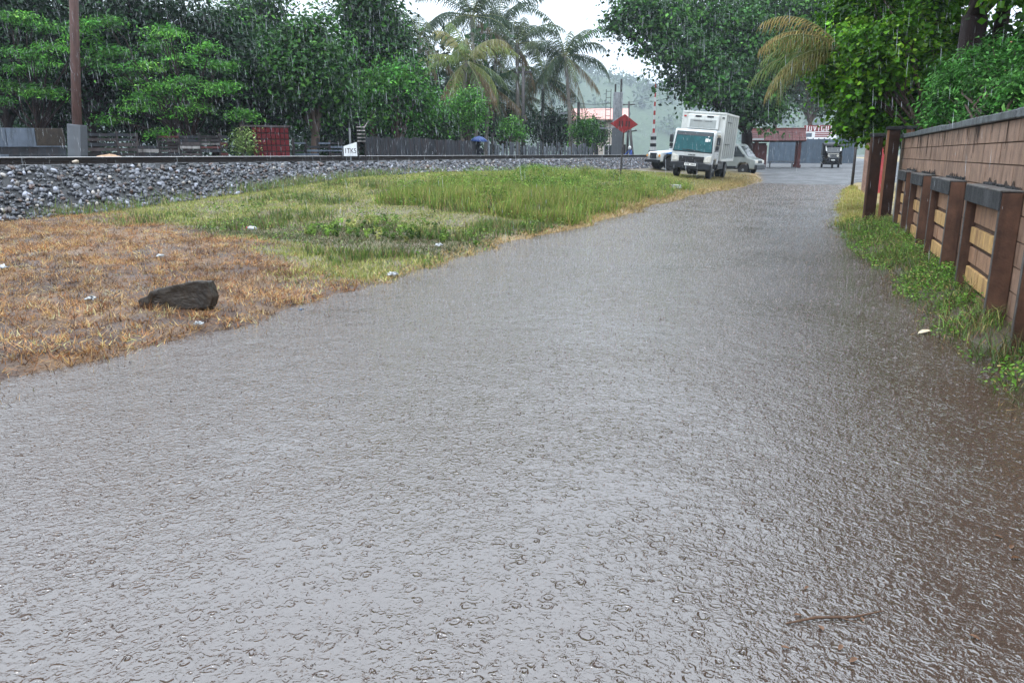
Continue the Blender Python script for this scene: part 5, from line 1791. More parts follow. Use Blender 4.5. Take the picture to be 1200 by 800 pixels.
ps_ = dep(718, 180, 56)
zz = float(ground_z(ps_[0], ps_[1]))
sg = empty('signal_tower', (ps_[0], ps_[1], zz - .1), (0, 0, R(14)), 'railway signal tower with white panel, grey cabinet and side ladder', 'signal')
MB().box(-.10, .78, -.02, .6, 0, 2.85).build('cabinet', SIGNAL_GREY, sg, bevel=.03)
for k in range(4):
    MB().box(-.05 + k * .2, .12 + k * .2, -.035, -.021, .3, 2.7).build('door_panel', SIGNAL_GREY, sg, bevel=.01)
MB().box(-.08, .60, -.05, .14, 2.87, 5.3).build('white_panel', PALE_POST, sg, bevel=.02)
for k in range(3):
    MB().box(.08 + k * .17, .10 + k * .17, -.062, -.051, 2.9, 5.27).build('panel_rib', PALE_POST, sg)
ladder(sg, -.42, .0, 0, 5.5)
MB().box(-1.0, .0, -.06, .06, 2.78, 2.86).build('platform', PALE_POST, sg)
MB().box(.40, .54, 0, .12, 5.3, 6.2).build('upper_post', POST_STEEL, sg)
MB().box(.0, .12, 0, .12, 5.3, 5.85).build('upper_post', POST_STEEL, sg)

ps_ = dep(765, 180, 58)
zz = float(ground_z(ps_[0], ps_[1]))
bg = empty('crossing_barrier', (ps_[0], ps_[1], zz - .05), (0, 0, R(12)), 'raised red and white crossing barrier on a black and white stand', 'barrier')
MB().box(-.34, .34, -.25, .25, 0, .55).build('base_block', CONCRETE, bg, bevel=.02)
for k in range(5):
    z0 = .552 + k * .25
    MB().box(-.24 + .01 * k, .24 - .01 * k, -.16, .16, z0, z0 + .246).build('stand_band', BLACK_PLASTIC if k % 2 else WHITE, bg)
for k in range(12):
    z0 = 1.81 + k * .32
    MB().box(-.085 + .004 * k, .085 - .004 * k, -.035, .035, z0, z0 + .318).build('arm_band', RED_STRIPE if k % 2 == 0 else WHITE, bg)
MB().box(-.10, .10, .19, .42, 1.2, 1.75).build('counterweight', BLACK_PLASTIC, bg)
# striped gate post nearer the cabinet
ps_ = dep(729, 180, 57)
zz = float(ground_z(ps_[0], ps_[1]))
bg = empty('striped_post', (ps_[0], ps_[1], zz - .05), (0, 0, R(12)), 'black and white striped post beside the signal cabinet', 'post')
for k in range(9):
    MB().box(-.09, .09, -.09, .09, k * .3, k * .3 + .297).build('band', BLACK_PLASTIC if k % 2 else WHITE, bg)


def utility_pole(px, D, top_py, label, mat=POST_STEEL, lean=0.0, arm=None):
    q = dep(px, 180, D)
    zz = float(ground_z(q[0], q[1])) - .15
    t = dep(px, top_py, D)
    o = empty('utility_pole', (q[0], q[1], zz), (0, lean, 0), label, 'pole')
    MB().tube([(0, 0, 0), (0, 0, (t[2] - zz) * .5), (0, 0, t[2] - zz)], [.15, .13, .11], 9).build('shaft', mat, o, smooth=True)
    if arm:
        MB().tube([(0, 0, t[2] - zz - .9), (arm * .5, 0, t[2] - zz - .6), (arm, 0, t[2] - zz - .75)], [.03, .025, .02], 6).build('lamp_arm', mat, o)
        MB().box(arm - .2, arm + .2, -.08, .08, t[2] - zz - .82, t[2] - zz - .74).build('lamp_head', PALE_POST, o)
    else:
        MB().box(-.6, .6, -.05, .05, t[2] - zz - .35, t[2] - zz - .25).build('crossarm', mat, o)
        for s in (-.5, 0, .5):
            MB().lathe([(.03, t[2] - zz - .245), (.05, t[2] - zz - .2), (.02, t[2] - zz - .1)], 8, c=(s, 0, 0)).build('insulator', PALE_POST, o)
    return np.array([q[0], q[1], t[2]])


U1 = utility_pole(677, 60, 121, 'dark utility pole with lamp arm above the bamboo clump', arm=-1.2)
U2 = utility_pole(613, 55, 82, 'utility pole rising among the coconut palms')
U3 = utility_pole(735, 78, 120, 'slim far utility pole behind the diamond sign')
U4 = utility_pole(743, 70, 150, 'leaning grey pole behind the diamond sign', lean=R(-7))
U5 = utility_pole(300, 60, -60, 'utility pole hidden behind the dark tree row')
U6 = utility_pole(905, 75, 60, 'utility pole beyond the tiled shelter behind the tree')


def wire(a, b, sag, label, r=.012):
    n = 14
    pts = []
    for i in range(n + 1):
        t = i / n
        q = np.asarray(a) * (1 - t) + np.asarray(b) * t
        q[2] -= sag * 4 * t * (1 - t)
        pts.append(tuple(q))
    o = MB().tube(pts, r, 4, cap=False).build('overhead_wire', WIRE)
    tag(o, label, 'wire')


SGN = np.array([*dep(716, 110, 56)])
wire(U2 - [0, 0, .25], U5 - [0, 0, .4], 1.4, 'overhead wire sagging in front of the coconut palms')
wire(U2 - [0, 0, .2], SGN - [0, 0, .6], .9, 'overhead wire from the palm row to the signal tower', .016)
wire(U1 - [0, 0, .3], U3 - [0, 0, .2], .4, 'overhead wire from the lamp pole to the slim far pole')
wire(U3 - [0, 0, .1], U6 - [0, 0, .1], .5, 'overhead wire crossing in front of the hill')
wire(U3 - [0, 0, .4], U6 - [0, 0, 1.2], .5, 'lower overhead wire crossing in front of the hill')


def gable_house(px, py_eave, D, w, d, label, wallm, roofm, rot, rise=1.3):
    q = dep(px, 180, D)
    e = dep(px, py_eave, D)
    zz = float(ground_z(q[0], q[1])) - .1
    h = e[2] - zz
    o = empty('house', (q[0], q[1], zz), (0, 0, rot), label, 'house')
    MB().box(-w / 2, w / 2, -d / 2, d / 2, 0, h).build('wall', wallm, o)
    MB().prism([(-d / 2 - .4, h - .05), (0, h + rise), (d / 2 + .4, h - .05), (d / 2 + .4, h + .05), (0, h + rise + .12), (-d / 2 - .4, h + .05)], -w / 2 - .3, w / 2 + .3, 'x').build('roof', roofm, o)
    for x in (-w * .3, w * .12):
        f = MB().box(x, x + .9, -d / 2 - .04, -d / 2 - .002, 1.0, 2.1).build('window', WHITE, o)
        for k in range(2):
            MB().box(x + .07 + k * .4, x + .43 + k * .4, -d / 2 - .05, -d / 2 - .041, 1.08, 2.02).build('pane', GLASS_DARK, f)
    MB().box(w * .36, w * .36 + .85, -d / 2 - .04, -d / 2 - .002, 0, 2.1).build('door', BARK_D, o)
    return o


gable_house(700, 142, 74, 5.0, 4.2, 'cream house with pink roof behind the signal tower', CREAM, PINK_ROOF, R(14), 1.0)
gable_house(1185, 98, 29, 5.5, 5.0, 'garden house with orange tiled roof showing through the leaves', CREAM, pmat('orange_tiles', (.42, .14, .07), .6, 9, .4, dirt=(.2, .1, .07), dirt_amt=.5), R(-8), 1.4)

# tiled shelter at the street
q = dep(909, 192, 58)
zz = float(ground_z(q[0], q[1]))
sh = empty('tiled_shelter', (q[0], q[1], zz), (0, 0, R(6)), 'small open shelter with red tiled roof and brown columns beside the street', 'shelter')
wdt, dpt = 3.5, 2.6
for x, y in ((-1.5, -1.1), (1.5, -1.1), (-1.5, 1.1), (1.5, 1.1)):
    MB().box(x - .11, x + .11, y - .11, y + .11, 0, 1.85).build('column', RED_BRICKWALL, sh, bevel=.01)
    MB().box(x - .18, x + .18, y - .18, y + .18, 0, .22).build('column_base', RED_BRICKWALL, sh, bevel=.01)
for x in (-1.9, -1.3):
    MB().box(x, x + .58, 1.0, 1.12, 0, 1.8).build('back_wall', RED_BRICKWALL, sh)
MB().box(-1.88, -.75, -1.02, -.92, 0, 1.6).build('front_wall', RED_BRICKWALL, sh)
MB().box(-1.7, 1.7, -1.2, 1.2, 1.852, 1.93).build('ring_beam', DARK_PLASTER, sh)
tm = MB().prism([(0, 0), (.30, -.0), (.30, .03), (.15, .055), (0, .03)], -.23, .23, 'x')
t0 = tm.build('tile', TILE, sh)
tme = t0.data
bpy.data.objects.remove(t0)
sl_ = math.atan2(.85, 1.5)
for side in (-1, 1):
    for r_ in range(6):
        for k in range(8):
            o = bpy.data.objects.new('tile', tme)
            COL.objects.link(o)
            o.parent = sh
            yy = -1.5 + r_ * .25
            zz_ = 1.9 + r_ * .25 * math.tan(sl_) + .02
            if side < 0:
                o.location = (-1.68 + k * .48, yy, zz_)
                o.rotation_euler = (sl_ - .06, 0, 0)
            else:
                o.location = (-1.68 + k * .48, -yy, zz_)
                o.rotation_euler = (sl_ - .06, 0, math.pi)
MB().tube([(-1.95, 0, 2.80), (1.95, 0, 2.80)], .08, 8).build('ridge_tile', TILE, sh)
for s in (-1, 1):
    MB().prism([(-1.5, 1.86), (1.5, 1.86), (0, 2.74)], s * 1.84 - .03, s * 1.84 + .03, 'x').build('gable_board', DARK_PLASTER, sh)
MB().box(-.5, 1.3, .2, .55, .40, .46).build('bench', CONCRETE, sh)
for x in (-.4, 1.2):
    MB().box(x - .05, x + .05, .25, .5, 0, .40).build('bench_leg', CONCRETE, sh)
MB().box(-1.84, -1.05, -1.56, -1.5, 1.98, 2.10).build('white_notice', WHITE, sh)
# big shop board beyond the street
q = dep(960, 165, 78)
zz = float(ground_z(q[0], q[1]))
sb = empty('shop_signboard', (q[0], q[1], zz), (0, 0, R(2)), 'white and red shop signboard over the panel fence at the street end', 'sign')
zt = dep(960, 147, 78)[2] - zz
for x in (-1.4, 1.4):
    MB().box(x - .05, x + .05, .06, .16, 0, zt).build('leg', POST_STEEL, sb)
bd = MB().box(-1.55, 1.6, -.03, .05, zt - 1.6, zt).build('board', WHITE, sb)
MB().box(-1.55, 1.6, -.036, -.031, zt - .62, zt - .001).build('red_band', pmat('sign_red', (.20, .045, .045), .5, 5, .2), bd)
m = MB()
x = -1.35
for wch, kind in ((.16, 'i'), (.26, 'o'), (.3, 'v'), (.2, 't'), (.3, 'u'), (.26, 'o'), (.2, 't')):
    z0, z1 = zt - .55, zt - .1
    if kind in 'ou':
        m.box(x, x + .07, -.044, -.037, z0, z1)
        m.box(x + wch - .07, x + wch, -.044, -.037, z0, z1)
        m.box(x + .071, x + wch - .071, -.044, -.037, z0, z0 + .07)
    elif kind == 'v':
        m.prism([(x, z1), (x + .08, z1), (x + wch / 2, z0 + .1), (x + wch - .08, z1), (x + wch, z1), (x + wch / 2 + .04, z0), (x + wch / 2 - .04, z0)], -.044, -.037, 'y')
    else:
        m.box(x + wch / 2 - .035, x + wch / 2 + .035, -.044, -.037, z0, z1)
        m.box(x, x + wch, -.0445, -.0375, z1 + .001, z1 + .06)
    x += wch + .13
m.build('lettering', WHITE, bd)
MB().box(-1.3, -.75, -.036, -.031, zt - 1.15, zt - .75).build('grey_logo', CONC_BLUE, bd)
m = MB()
for k in range(3):
    m.box(-.45, 1.35 - k * .3, -.036, -.031, zt - .82 - k * .17, zt - .70 - k * .17)
m.build('red_lettering', MATS['sign_red'], bd)
# panel fence closing the street
a, b = dep(926, 180, 74), dep(1004, 180, 72)
L = math.hypot(b[0] - a[0], b[1] - a[1])
zz = float(ground_z(a[0], a[1])) - .15
pf = empty('panel_fence', (a[0], a[1], zz), (0, 0, math.atan2(b[1] - a[1], b[0] - a[0])), 'blue grey panel fence closing the end of the street', 'fence')
n = 12
for k in range(-4, n):
    MB().box(k * L / n + .01, (k + 1) * L / n - .01, -.02, .02, .05, 2.35 + random.uniform(-.03, .03)).build('panel', BLUE_FENCE, pf, bevel=.008)
    MB().box(k * L / n - .05, k * L / n + .05, .021, .10, 0, 2.45).build('post', CONC_BLUE, pf)

# ------------------------------------------------------------------ people behind the railway
def figure(name, loc, rotz, joints, edges, rad, mat, parent=None):
    me = bpy.data.meshes.new(name)
    keys = list(joints)
    me.from_pydata([joints[k] for k in keys], [(keys.index(a), keys.index(b)) for a, b in edges], [])
    o = bpy.data.objects.new(name, me)
    COL.objects.link(o)
    if parent is not None:
        o.parent = parent
    o.location = loc
    o.rotation_euler = (0, 0, rotz)
    me.materials.append(mat)
    sk = o.modifiers.new('skin', 'SKIN')
    sk.use_smooth_shade = True
    lay = me.skin_vertices[0].data if me.skin_vertices else None
    if lay is None:
        bm = bmesh.new()
        bm.from_mesh(me)
        bm.verts.layers.skin.verify()
        bm.to_mesh(me)
        bm.free()
        lay = me.skin_vertices[0].data
    for i, k in enumerate(keys):
        r_ = rad.get(k, .05)
        lay[i].radius = r_ if isinstance(r_, tuple) else (r_, r_)
        lay[i].use_root = (k == 'pelvis')
    ss = o.modifiers.new('sub', 'SUBSURF')
    ss.levels = 1
    ss.render_levels = 2
    return o


STAND = dict(pelvis=(0, 0, .92), waist=(0, 0, 1.08), chest=(0, 0, 1.28), neck=(0, -.01, 1.44), chin=(0, -.015, 1.51), head=(0, -.02, 1.60), crown=(0, -.01, 1.68),
             hl=(-.09, 0, .86), kl=(-.10, -.03, .48), al=(-.10, .02, .09), tl=(-.11, -.13, .04), hr=(.09, 0, .86), kr=(.10, .02, .48), ar=(.10, .05, .09), tr=(.11, -.10, .04),
             sl=(-.17, 0, 1.38), el=(-.21, .03, 1.11), wl=(-.21, -.03, .88), gl=(-.21, -.05, .80), sr=(.17, 0, 1.38), er=(.22, -.05, 1.13), wr=(.12, -.22, 1.24), gr=(.10, -.24, 1.30))
SE = [('pelvis', 'waist'), ('waist', 'chest'), ('chest', 'neck'), ('neck', 'chin'), ('chin', 'head'), ('head', 'crown'), ('pelvis', 'hl'), ('hl', 'kl'), ('kl', 'al'), ('al', 'tl'), ('pelvis', 'hr'), ('hr', 'kr'), ('kr', 'ar'), ('ar', 'tr'),
      ('chest', 'sl'), ('sl', 'el'), ('el', 'wl'), ('wl', 'gl'), ('chest', 'sr'), ('sr', 'er'), ('er', 'wr'), ('wr', 'gr')]
SR = dict(pelvis=(.15, .11), waist=(.14, .10), chest=(.16, .11), neck=.055, chin=.075, head=(.085, .10), crown=.06, hl=.085, kl=.06, al=.042, tl=.03, hr=.085, kr=.06, ar=.042, tr=.03, sl=.06, el=.045, wl=.033, gl=.03, sr=.06, er=.045, wr=.033, gr=.03)
q = dep(561, 182, 41)
zz = float(ground_z(q[0], q[1]))
per = empty('person', (q[0], q[1], zz), (0, 0, R(20)), 'person in dark clothes walking behind the rails under an umbrella', 'person')
figure('body', (0, 0, 0), 0, STAND, SE, SR, CLOTH_DARK, per)
MB().lathe([(.02, 1.76), (.075, 1.74), (.105, 1.68), (.108, 1.60), (.09, 1.55)], 14).build('hair', HAIR, per, smooth=True)
um = empty('umbrella', (q[0] + .10, q[1] - .22, zz + 1.25), (R(4), R(3), R(20)), 'blue and white umbrella held over the walking person', 'umbrella')
MB().tube([(0, 0, -.05), (0, 0, .78)], .009, 6).build('shaft', POST_STEEL, um)
MB().tube([(0, 0, -.05), (0, -.03, -.09), (0, -.06, -.06)], .012, 6).build('handle', BLACK_PLASTIC, um)
for k in range(8):
    a0, a1 = 2 * math.pi * k / 8, 2 * math.pi * (k + 1) / 8
    prof = [(.02, .76), (.18, .72), (.34, .63), (.47, .50)]
    V = []
    for r_, h in prof:
        for a in (a0, (a0 + a1) / 2, a1):
            rr = r_ * (.93 if a == (a0 + a1) / 2 else 1)
            V.append((rr * math.cos(a), rr * math.sin(a), h))
    Fq = [(i * 3 + j, i * 3 + j + 1, i * 3 + j + 4, i * 3 + j + 3) for i in range(3) for j in range(2)]
    o = np_mesh('gore', V, Fq, UMB_WHITE if k == 1 else UMB_BLUE, um, smooth=True)
    sm = o.modifiers.new('thick', 'SOLIDIFY')
    sm.thickness = .006
    MB().tube([(0.02 * math.cos(a0), .02 * math.sin(a0), .755), (.34 * math.cos(a0), .34 * math.sin(a0), .618), (.47 * math.cos(a0), .47 * math.sin(a0), .488)], .005, 4).build('rib', POST_STEEL, um)

# rider on a motorcycle at the crossing
q = dep(737, 182, 62)
zz = float(ground_z(q[0], q[1]))
mc = empty('motorcycle', (q[0], q[1], zz), (0, 0, R(-35)), 'small dark motorcycle waiting at the level crossing', 'motorcycle')
wheel(mc, 0, -.62, .29, .09, 1)
wheel(mc, 0, .62, .29, .09, 1)
MB().prism([(-.35, .55), (-.2, .82), (.15, .80), (.62, .84), (.7, .74), (.2, .5), (.1, .3), (-.2, .3)], -.11, .11, 'x').build('body', BLACK_PAINT, mc, bevel=.03)
MB().tube([(0, -.62, .29), (0, -.40, .86), (0, -.36, 1.0)], .03, 7).build('fork', POST_STEEL, mc)
MB().tube([(-.33, -.30, 1.0), (-.1, -.38, .98), (.1, -.38, .98), (.33, -.30, 1.0)], .016, 6).build('handlebar', POST_STEEL, mc)
MB().lathe([(.08, -.52), (.09, -.46), (.05, -.38)], 12, 'y', c=(0, 0, .86)).build('headlight', CHROME, mc)
MB().box(-.12, .12, -.02, .62, .81, .88).build('seat', TYRE, mc, bevel=.02)
SIT = dict(pelvis=(0, .22, .95), waist=(0, .20, 1.10), chest=(0, .12, 1.32), neck=(0, .08, 1.46), chin=(0, .06, 1.52), head=(0, .05, 1.60), crown=(0, .06, 1.69),
           hl=(-.11, .18, .92), kl=(-.20, -.22, .80), al=(-.17, -.08, .36), tl=(-.17, -.22, .33), hr=(.11, .18, .92), kr=(.20, -.22, .80), ar=(.17, -.08, .36), tr=(.17, -.22, .33),
           sl=(-.18, .12, 1.40), el=(-.28, -.05, 1.17), wl=(-.30, -.24, 1.05), gl=(-.30, -.30, 1.03), sr=(.18, .12, 1.40), er=(.28, -.05, 1.17), wr=(.30, -.24, 1.05), gr=(.30, -.30, 1.03))
rd = empty('person', (q[0], q[1], zz), (0, 0, R(-35)), 'motorcycle rider in a blue raincoat and pale helmet', 'person')
figure('body', (0, 0, 0), 0, SIT, SE, SR, CLOTH_BLUE, rd)
MB().lathe([(.12, 1.50), (.135, 1.60), (.12, 1.70), (.07, 1.76), (.01, 1.78)], 14, c=(0, .05, 0)).build('helmet', WHITE, rd, smooth=True)

# ------------------------------------------------------------------ small things on the bank and in the water
def lump(name, mat, V0, F0, sc, loc, rot, label, cat, group=None):
    o = np_mesh(name, np.asarray(V0) * np.asarray(sc), F0, mat, loc=loc)
    o.rotation_euler = rot
    return tag(o, label, cat, group)


# broken concrete kerb stone
m = MB()
m.prism([(-.34, -.10), (.30, -.10), (.34, .0), (.31, .15), (.20, .165), (-.1, .13), (-.24, .10), (-.36, .03)], -.09, .10, 'y')
p = gz(212, 360, .08)
o = m.build('concrete_block', CONC_DARK, loc=(p[0], p[1], float(ground_z(p[0], p[1])) + .075), rot=(R(-6), R(-5), YAW + R(2)))
bm = bmesh.new()
bm.from_mesh(o.data)
bmesh.ops.triangulate(bm, faces=bm.faces)
for _ in range(4):
    bmesh.ops.subdivide_edges(bm, edges=[e for e in bm.edges if e.calc_length() > .03], cuts=1, use_grid_fill=True)
bmesh.ops.triangulate(bm, faces=bm.faces)
bmesh.ops.smooth_vert(bm, verts=bm.verts, factor=.5, use_axis_x=True, use_axis_y=True, use_axis_z=True)
for v in bm.verts:
    n_ = mnoise.noise(v.co * 9) * .012 + mnoise.noise(v.co * 30) * .006
    if v.co.x < -.16:
        n_ += mnoise.noise(v.co * 16 + Vector((3, 1, 7))) * .03
    v.co += v.normal * n_
bm.to_mesh(o.data)
bm.free()
tag(o, 'dark broken concrete block lying in the dry straw', 'concrete block')
# pale slab half under water in front of the truck
p = gz(772, 226, .05)
o = MB().prism([(-.75, -.35), (.2, -.45), (.85, -.1), (.7, .4), (-.5, .35)], -.1, .035, 'z').build('paving_slab', SLAB, bevel=.01, loc=(p[0], p[1], max(float(ground_z(p[0], p[1])), .0) + .03), rot=(0, 0, R(25)))
tag(o, 'wet pale concrete slab at the water edge near the truck', 'slab')


def litter(kind, px, py, label, rot=0.0):
    p = gz(px, py, .25)
    for _ in range(4):
        p = gz(px, py, float(ground_z(p[0], p[1])))
    z = float(ground_z(p[0], p[1]))
    if kind == 'bottle':
        o = empty('plastic_bottle', (p[0], p[1], z + .075), (0, 0, rot), label, 'bottle')
        MB().lathe([(.03, 0), (.036, .01), (.036, .07), (.033, .09), (.036, .11), (.036, .19), (.014, .24), (.013, .26)], 12, 'x').build('bottle_body', PLASTIC_WHITE, o, smooth=True)
        MB().lathe([(.016, .262), (.016, .285)], 10, 'x').build('bottle_cap', PLASTIC_RED, o)
        return
    mat = {'bag': PLASTIC_WHITE, 'cup': PLASTIC_WHITE, 'blue': PLASTIC_BLUE, 'paper': PLASTIC_WHITE, 'pot': CONCRETE, 'rag': RUST_ORANGE}[kind]
    s = {'bag': .06, 'cup': .03, 'blue': .025, 'paper': .045, 'pot': .08, 'rag': .15}[kind]
    n = 9
    V = []
    rr = np.random.default_rng(int(px * 7 + py))
    for i in range(n):
        for j in range(n):
            x, y = (i / (n - 1) - .5) * 2, (j / (n - 1) - .5) * 2
            h = .55 * max(0, 1 - .8 * (x * x + y * y)) + rr.normal(0, .12)
            V.append((x * s + rr.normal(0, .012), y * s * .7 + rr.normal(0, .012), max(h, .02) * s))
    Fq = grid_faces(n, n)
    nm = {'bag': 'plastic_bag', 'cup': 'plastic_scrap', 'blue': 'plastic_scrap', 'paper': 'paper_scrap', 'pot': 'pale_stone', 'rag': 'orange_rag'}[kind]
    o = np_mesh(nm, V, Fq, mat, loc=(p[0], p[1], z + .03))
    o.rotation_euler = (0, 0, rot)
    sm = o.modifiers.new('thick', 'SOLIDIFY')
    sm.thickness = .004
    tag(o, label, {'bag': 'bag', 'cup': 'litter', 'blue': 'litter', 'paper': 'litter', 'pot': 'stone', 'rag': 'rag'}[kind])


litter('bottle', 300, 273, 'white plastic bottle with red cap lying on the turf', R(160))
litter('paper', 188, 303, 'white scrap lying on the dry straw above the concrete block', .4)
litter('bag', 3, 317, 'white plastic scrap in the straw at the far end of the dry mound', .2)
litter('paper', 107, 354, 'crumpled white litter in the straw left of the concrete block'.replace('left of', 'level with'), .9)
litter('blue', 352, 360, 'small blue plastic scrap at the muddy water edge', .9)
litter('cup', 355, 366, 'small white scrap beside the blue plastic at the water edge', .2)
litter('blue', 28, 440, 'tiny blue scrap on the wet straw by the water', .2)
litter('bag', 460, 325, 'pale crumpled bag where straw meets water', .2)
litter('bag', 515, 290, 'white crumpled bag among the dark green weeds', 1.2)
litter('paper', 484, 240, 'white paper scrap on the bank near the ballast', .2)
litter('pot', 400, 231, 'pale flat stone at the edge of the ballast', .2)
litter('bag', 650, 251, 'white plastic bag caught in the bright weeds', .2)
litter('cup', 697, 268, 'white scrap on the straw edge by the bright weeds', .2)
litter('paper', 637, 287, 'white paper floating against the bank edge', .2)
litter('cup', 233, 381, 'white scrap in the mud below the concrete block', .2)
litter('rag', 1054, 253, 'bright orange rag heaped at the foot of the wall end pillar', .5)
litter('bag', 1053, 268, 'white crumpled bag below the orange rag', .5)

# pale rock on the ballast by the rail
p = dep(88, 189, 16.8)
V = STONES[3]
o = np_mesh('pale_rock', V * .16, STONE_F, pmat('pale_rock', (.5, .42, .34), .6, 12, .3, bump=.5), loc=(p[0], p[1] + .0, Z_BALLAST + .09))
tag(o, 'pale cream rock lying beside the rail on the ballast', 'rock')


def dead_leaf(px, py, s, mat, rot, label, group=None, z=None):
    p = gz(px, py, .0)
    zz = float(ground_z(p[0], p[1]))
    zz = max(zz, 0.0) + .012 if z is None else z
    out = [(-.5, 0), (-.3, .16), (0, .24), (.3, .17), (.5, 0), (.3, -.17), (0, -.24), (-.3, -.16)]
    V = [(x * s, y * s, .05 * s * math.sin(x * 4) + abs(y) * .5 * s) for x, y in out] + [(x * s * .5, 0, 0) for x in (-.6, 0, .6)]
    Fq = [(0, 1, 8), (1, 2, 8), (2, 9, 8), (2, 3, 9), (3, 10, 9), (3, 4, 10), (4, 5, 10), (5, 6, 10), (6, 9, 10), (6, 7, 9), (7, 8, 9), (7, 0, 8)]
    o = np_mesh('fallen_leaf', V, Fq, mat, loc=(p[0], p[1], zz))
    o.rotation_euler = (0, 0, rot)
    tag(o, label, 'leaf', group)


dead_leaf(1084, 391, .15, PALE_LEAF, R(35), 'pale curled leaf at the edge of the right hand verge grass'.replace('right hand ', ''))
LG = 'dead leaves floating beside the twig'
for k, (px, py, s) in enumerate([(962, 737, .05), (985, 760, .045), (935, 722, .04), (1142, 748, .05), (1010, 727, .035), (920, 760, .04), (1000, 775, .05), (945, 690, .035), (1185, 642, .05), (1170, 630, .05), (1190, 655, .06)]):
    dead_leaf(px, py, s * .7, DEAD_LEAF, random.uniform(0, 6), 'small brown dead leaf floating on the muddy water', LG, z=.006)
p = gz(975, 728, 0)
m = MB().tube([(-.16, 0, .004), (-.05, .015, .008), (.08, .005, .006), (.2, .03, .004)], [.003, .005, .004, .002], 6)
m.tube([(.03, .01, .006), (.09, -.04, .006)], [.003, .0015], 5)
tag(m.build('floating_twig', TWIG, loc=(p[0], p[1], .002), rot=(0, 0, R(28))), 'thin forked brown twig floating on the water', 'twig')

# ------------------------------------------------------------------ wooded hill
hx = np.linspace(-1, 1, 150)
hy = np.linspace(0, 1, 60)
HXg, HYg = np.meshgrid(hx, hy)
cen = dep(715, 180, 720)
dirv = np.array([cen[0], cen[1]]) / math.hypot(cen[0], cen[1])
rgt = np.array([dirv[1], -dirv[0]])
PX = cen[0] + rgt[0] * HXg * 490 + dirv[0] * (HYg - .5) * 340
PY = cen[1] + rgt[1] * HXg * 490 + dirv[1] * (HYg - .5) * 340
ridge = 2.88 * np.interp(HXg * 170, [-170, -90, -40, -8, 10, 24, 36, 52, 70, 110, 170], [14, 22, 26, 25, 22, 17, 14, 17, 18, 20, 10])
PZ = .3 + ridge * np.sin(np.pi * np.clip(HYg, 0, 1)) ** .8 * (.92 + .16 * fbm(PX, PY, .02, 3)) - .6 * (np.abs(HXg) > .97)
hill = np_mesh('hill', np.stack([PX, PY, PZ], -1).reshape(-1, 3), grid_faces(60, 150), pmat('hill_soil', (.05, .075, .035), .8, .3, .4, bump=.5), smooth=True)
tag(hill, kind='structure')
nf = 1700
ii = RNG.integers(0, 150 * 60, nf)
hp = np.stack([PX, PY, PZ], -1).reshape(-1, 3)[ii] + RNG.normal(0, 1.0, (nf, 3)) * [3.5, 3.5, 0]
s_ = RNG.uniform(2.5, 6.5, nf)
pp = hp[:, None] + RNG.normal(size=(nf, 26, 3)) * s_[:, None, None] * np.array([.8, .8, .55]) + np.array([0, 0, 2.2])
pp = pp.reshape(-1, 3)
cc_ = np.repeat(mixcol([(.05, .085, .04), (.07, .11, .045), (.04, .065, .035)], [2, 2, 1], nf), 26, 0)
V, Fq, C = leaf_diamond(pp, RNG.normal(size=(len(pp), 3)) + [0, 0, .8], RNG.uniform(2.2, 4.6, len(pp)), RNG.uniform(1.5, 3.0, len(pp)), cc_)
tag(np_mesh('hillside_wood', V, Fq, LEAF, col=C), 'hazy wood covering the far hill', 'wood', kind='stuff')
# far belt of trees closing the view behind the railway row
nf = 900
aa = RNG.uniform(-.2, 1.0, nf)
pxs = -150 + aa * 720
Ds = RNG.uniform(52, 75, nf)
qq = np.array([dep(a, 180, d) for a, d in zip(pxs, Ds)])
hgt = RNG.uniform(0, 1, nf) ** .8 * 8.5
pp = np.stack([qq[:, 0], qq[:, 1], .3 + hgt], -1)[:, None] + RNG.normal(size=(nf, 36, 3)) * np.array([1.0, 1.0, .8])
pp = pp.reshape(-1, 3)
cc_ = np.repeat(mixcol(DARK, [3, 2, 3, 1], nf), 36, 0)
V, Fq, C = leaf_diamond(pp, RNG.normal(size=(len(pp), 3)) + [0, 0, .8], RNG.uniform(.35, .7, len(pp)), RNG.uniform(.2, .4, len(pp)), cc_)
tag(np_mesh('distant_woodland', V, Fq, LEAF, col=C), 'dark woodland far behind the railway tree row', 'wood', kind='stuff')

# ------------------------------------------------------------------ rain: falling drops through the air of the place
def rain_mat():
    m, nt, bs = base_mat('raindrop')
    L = nt.links
    geo = nd(nt, 'ShaderNodeNewGeometry')
    nz = nd(nt, 'ShaderNodeTexNoise', Scale=2.0)
    L.new(geo.outputs['Position'], nz.inputs['Vector'])
    mr = nd(nt, 'ShaderNodeMapRange')
    mr.inputs['To Min'].default_value = .06
    mr.inputs['To Max'].default_value = .55
    L.new(nz.outputs['Fac'], mr.inputs['Value'])
    df = nd(nt, 'ShaderNodeBsdfTranslucent')
    df.inputs['Color'].default_value = (.85, .9, .95, 1)
    tp = nd(nt, 'ShaderNodeBsdfTransparent')
    mx = nd(nt, 'ShaderNodeMixShader')
    L.new(mr.outputs['Result'], mx.inputs['Fac'])
    L.new(tp.outputs['BSDF'], mx.inputs[1])
    gl = nd(nt, 'ShaderNodeBsdfDiffuse')
    gl.inputs['Color'].default_value = (.85, .9, .95, 1)
    m2 = nd(nt, 'ShaderNodeMixShader')
    m2.inputs['Fac'].default_value = .5
    L.new(df.outputs['BSDF'], m2.inputs[1])
    L.new(gl.outputs['BSDF'], m2.inputs[2])
    L.new(m2.outputs['Shader'], mx.inputs[2])
    L.new(mx.outputs['Shader'], nt.nodes['Material Output'].inputs['Surface'])
    return m


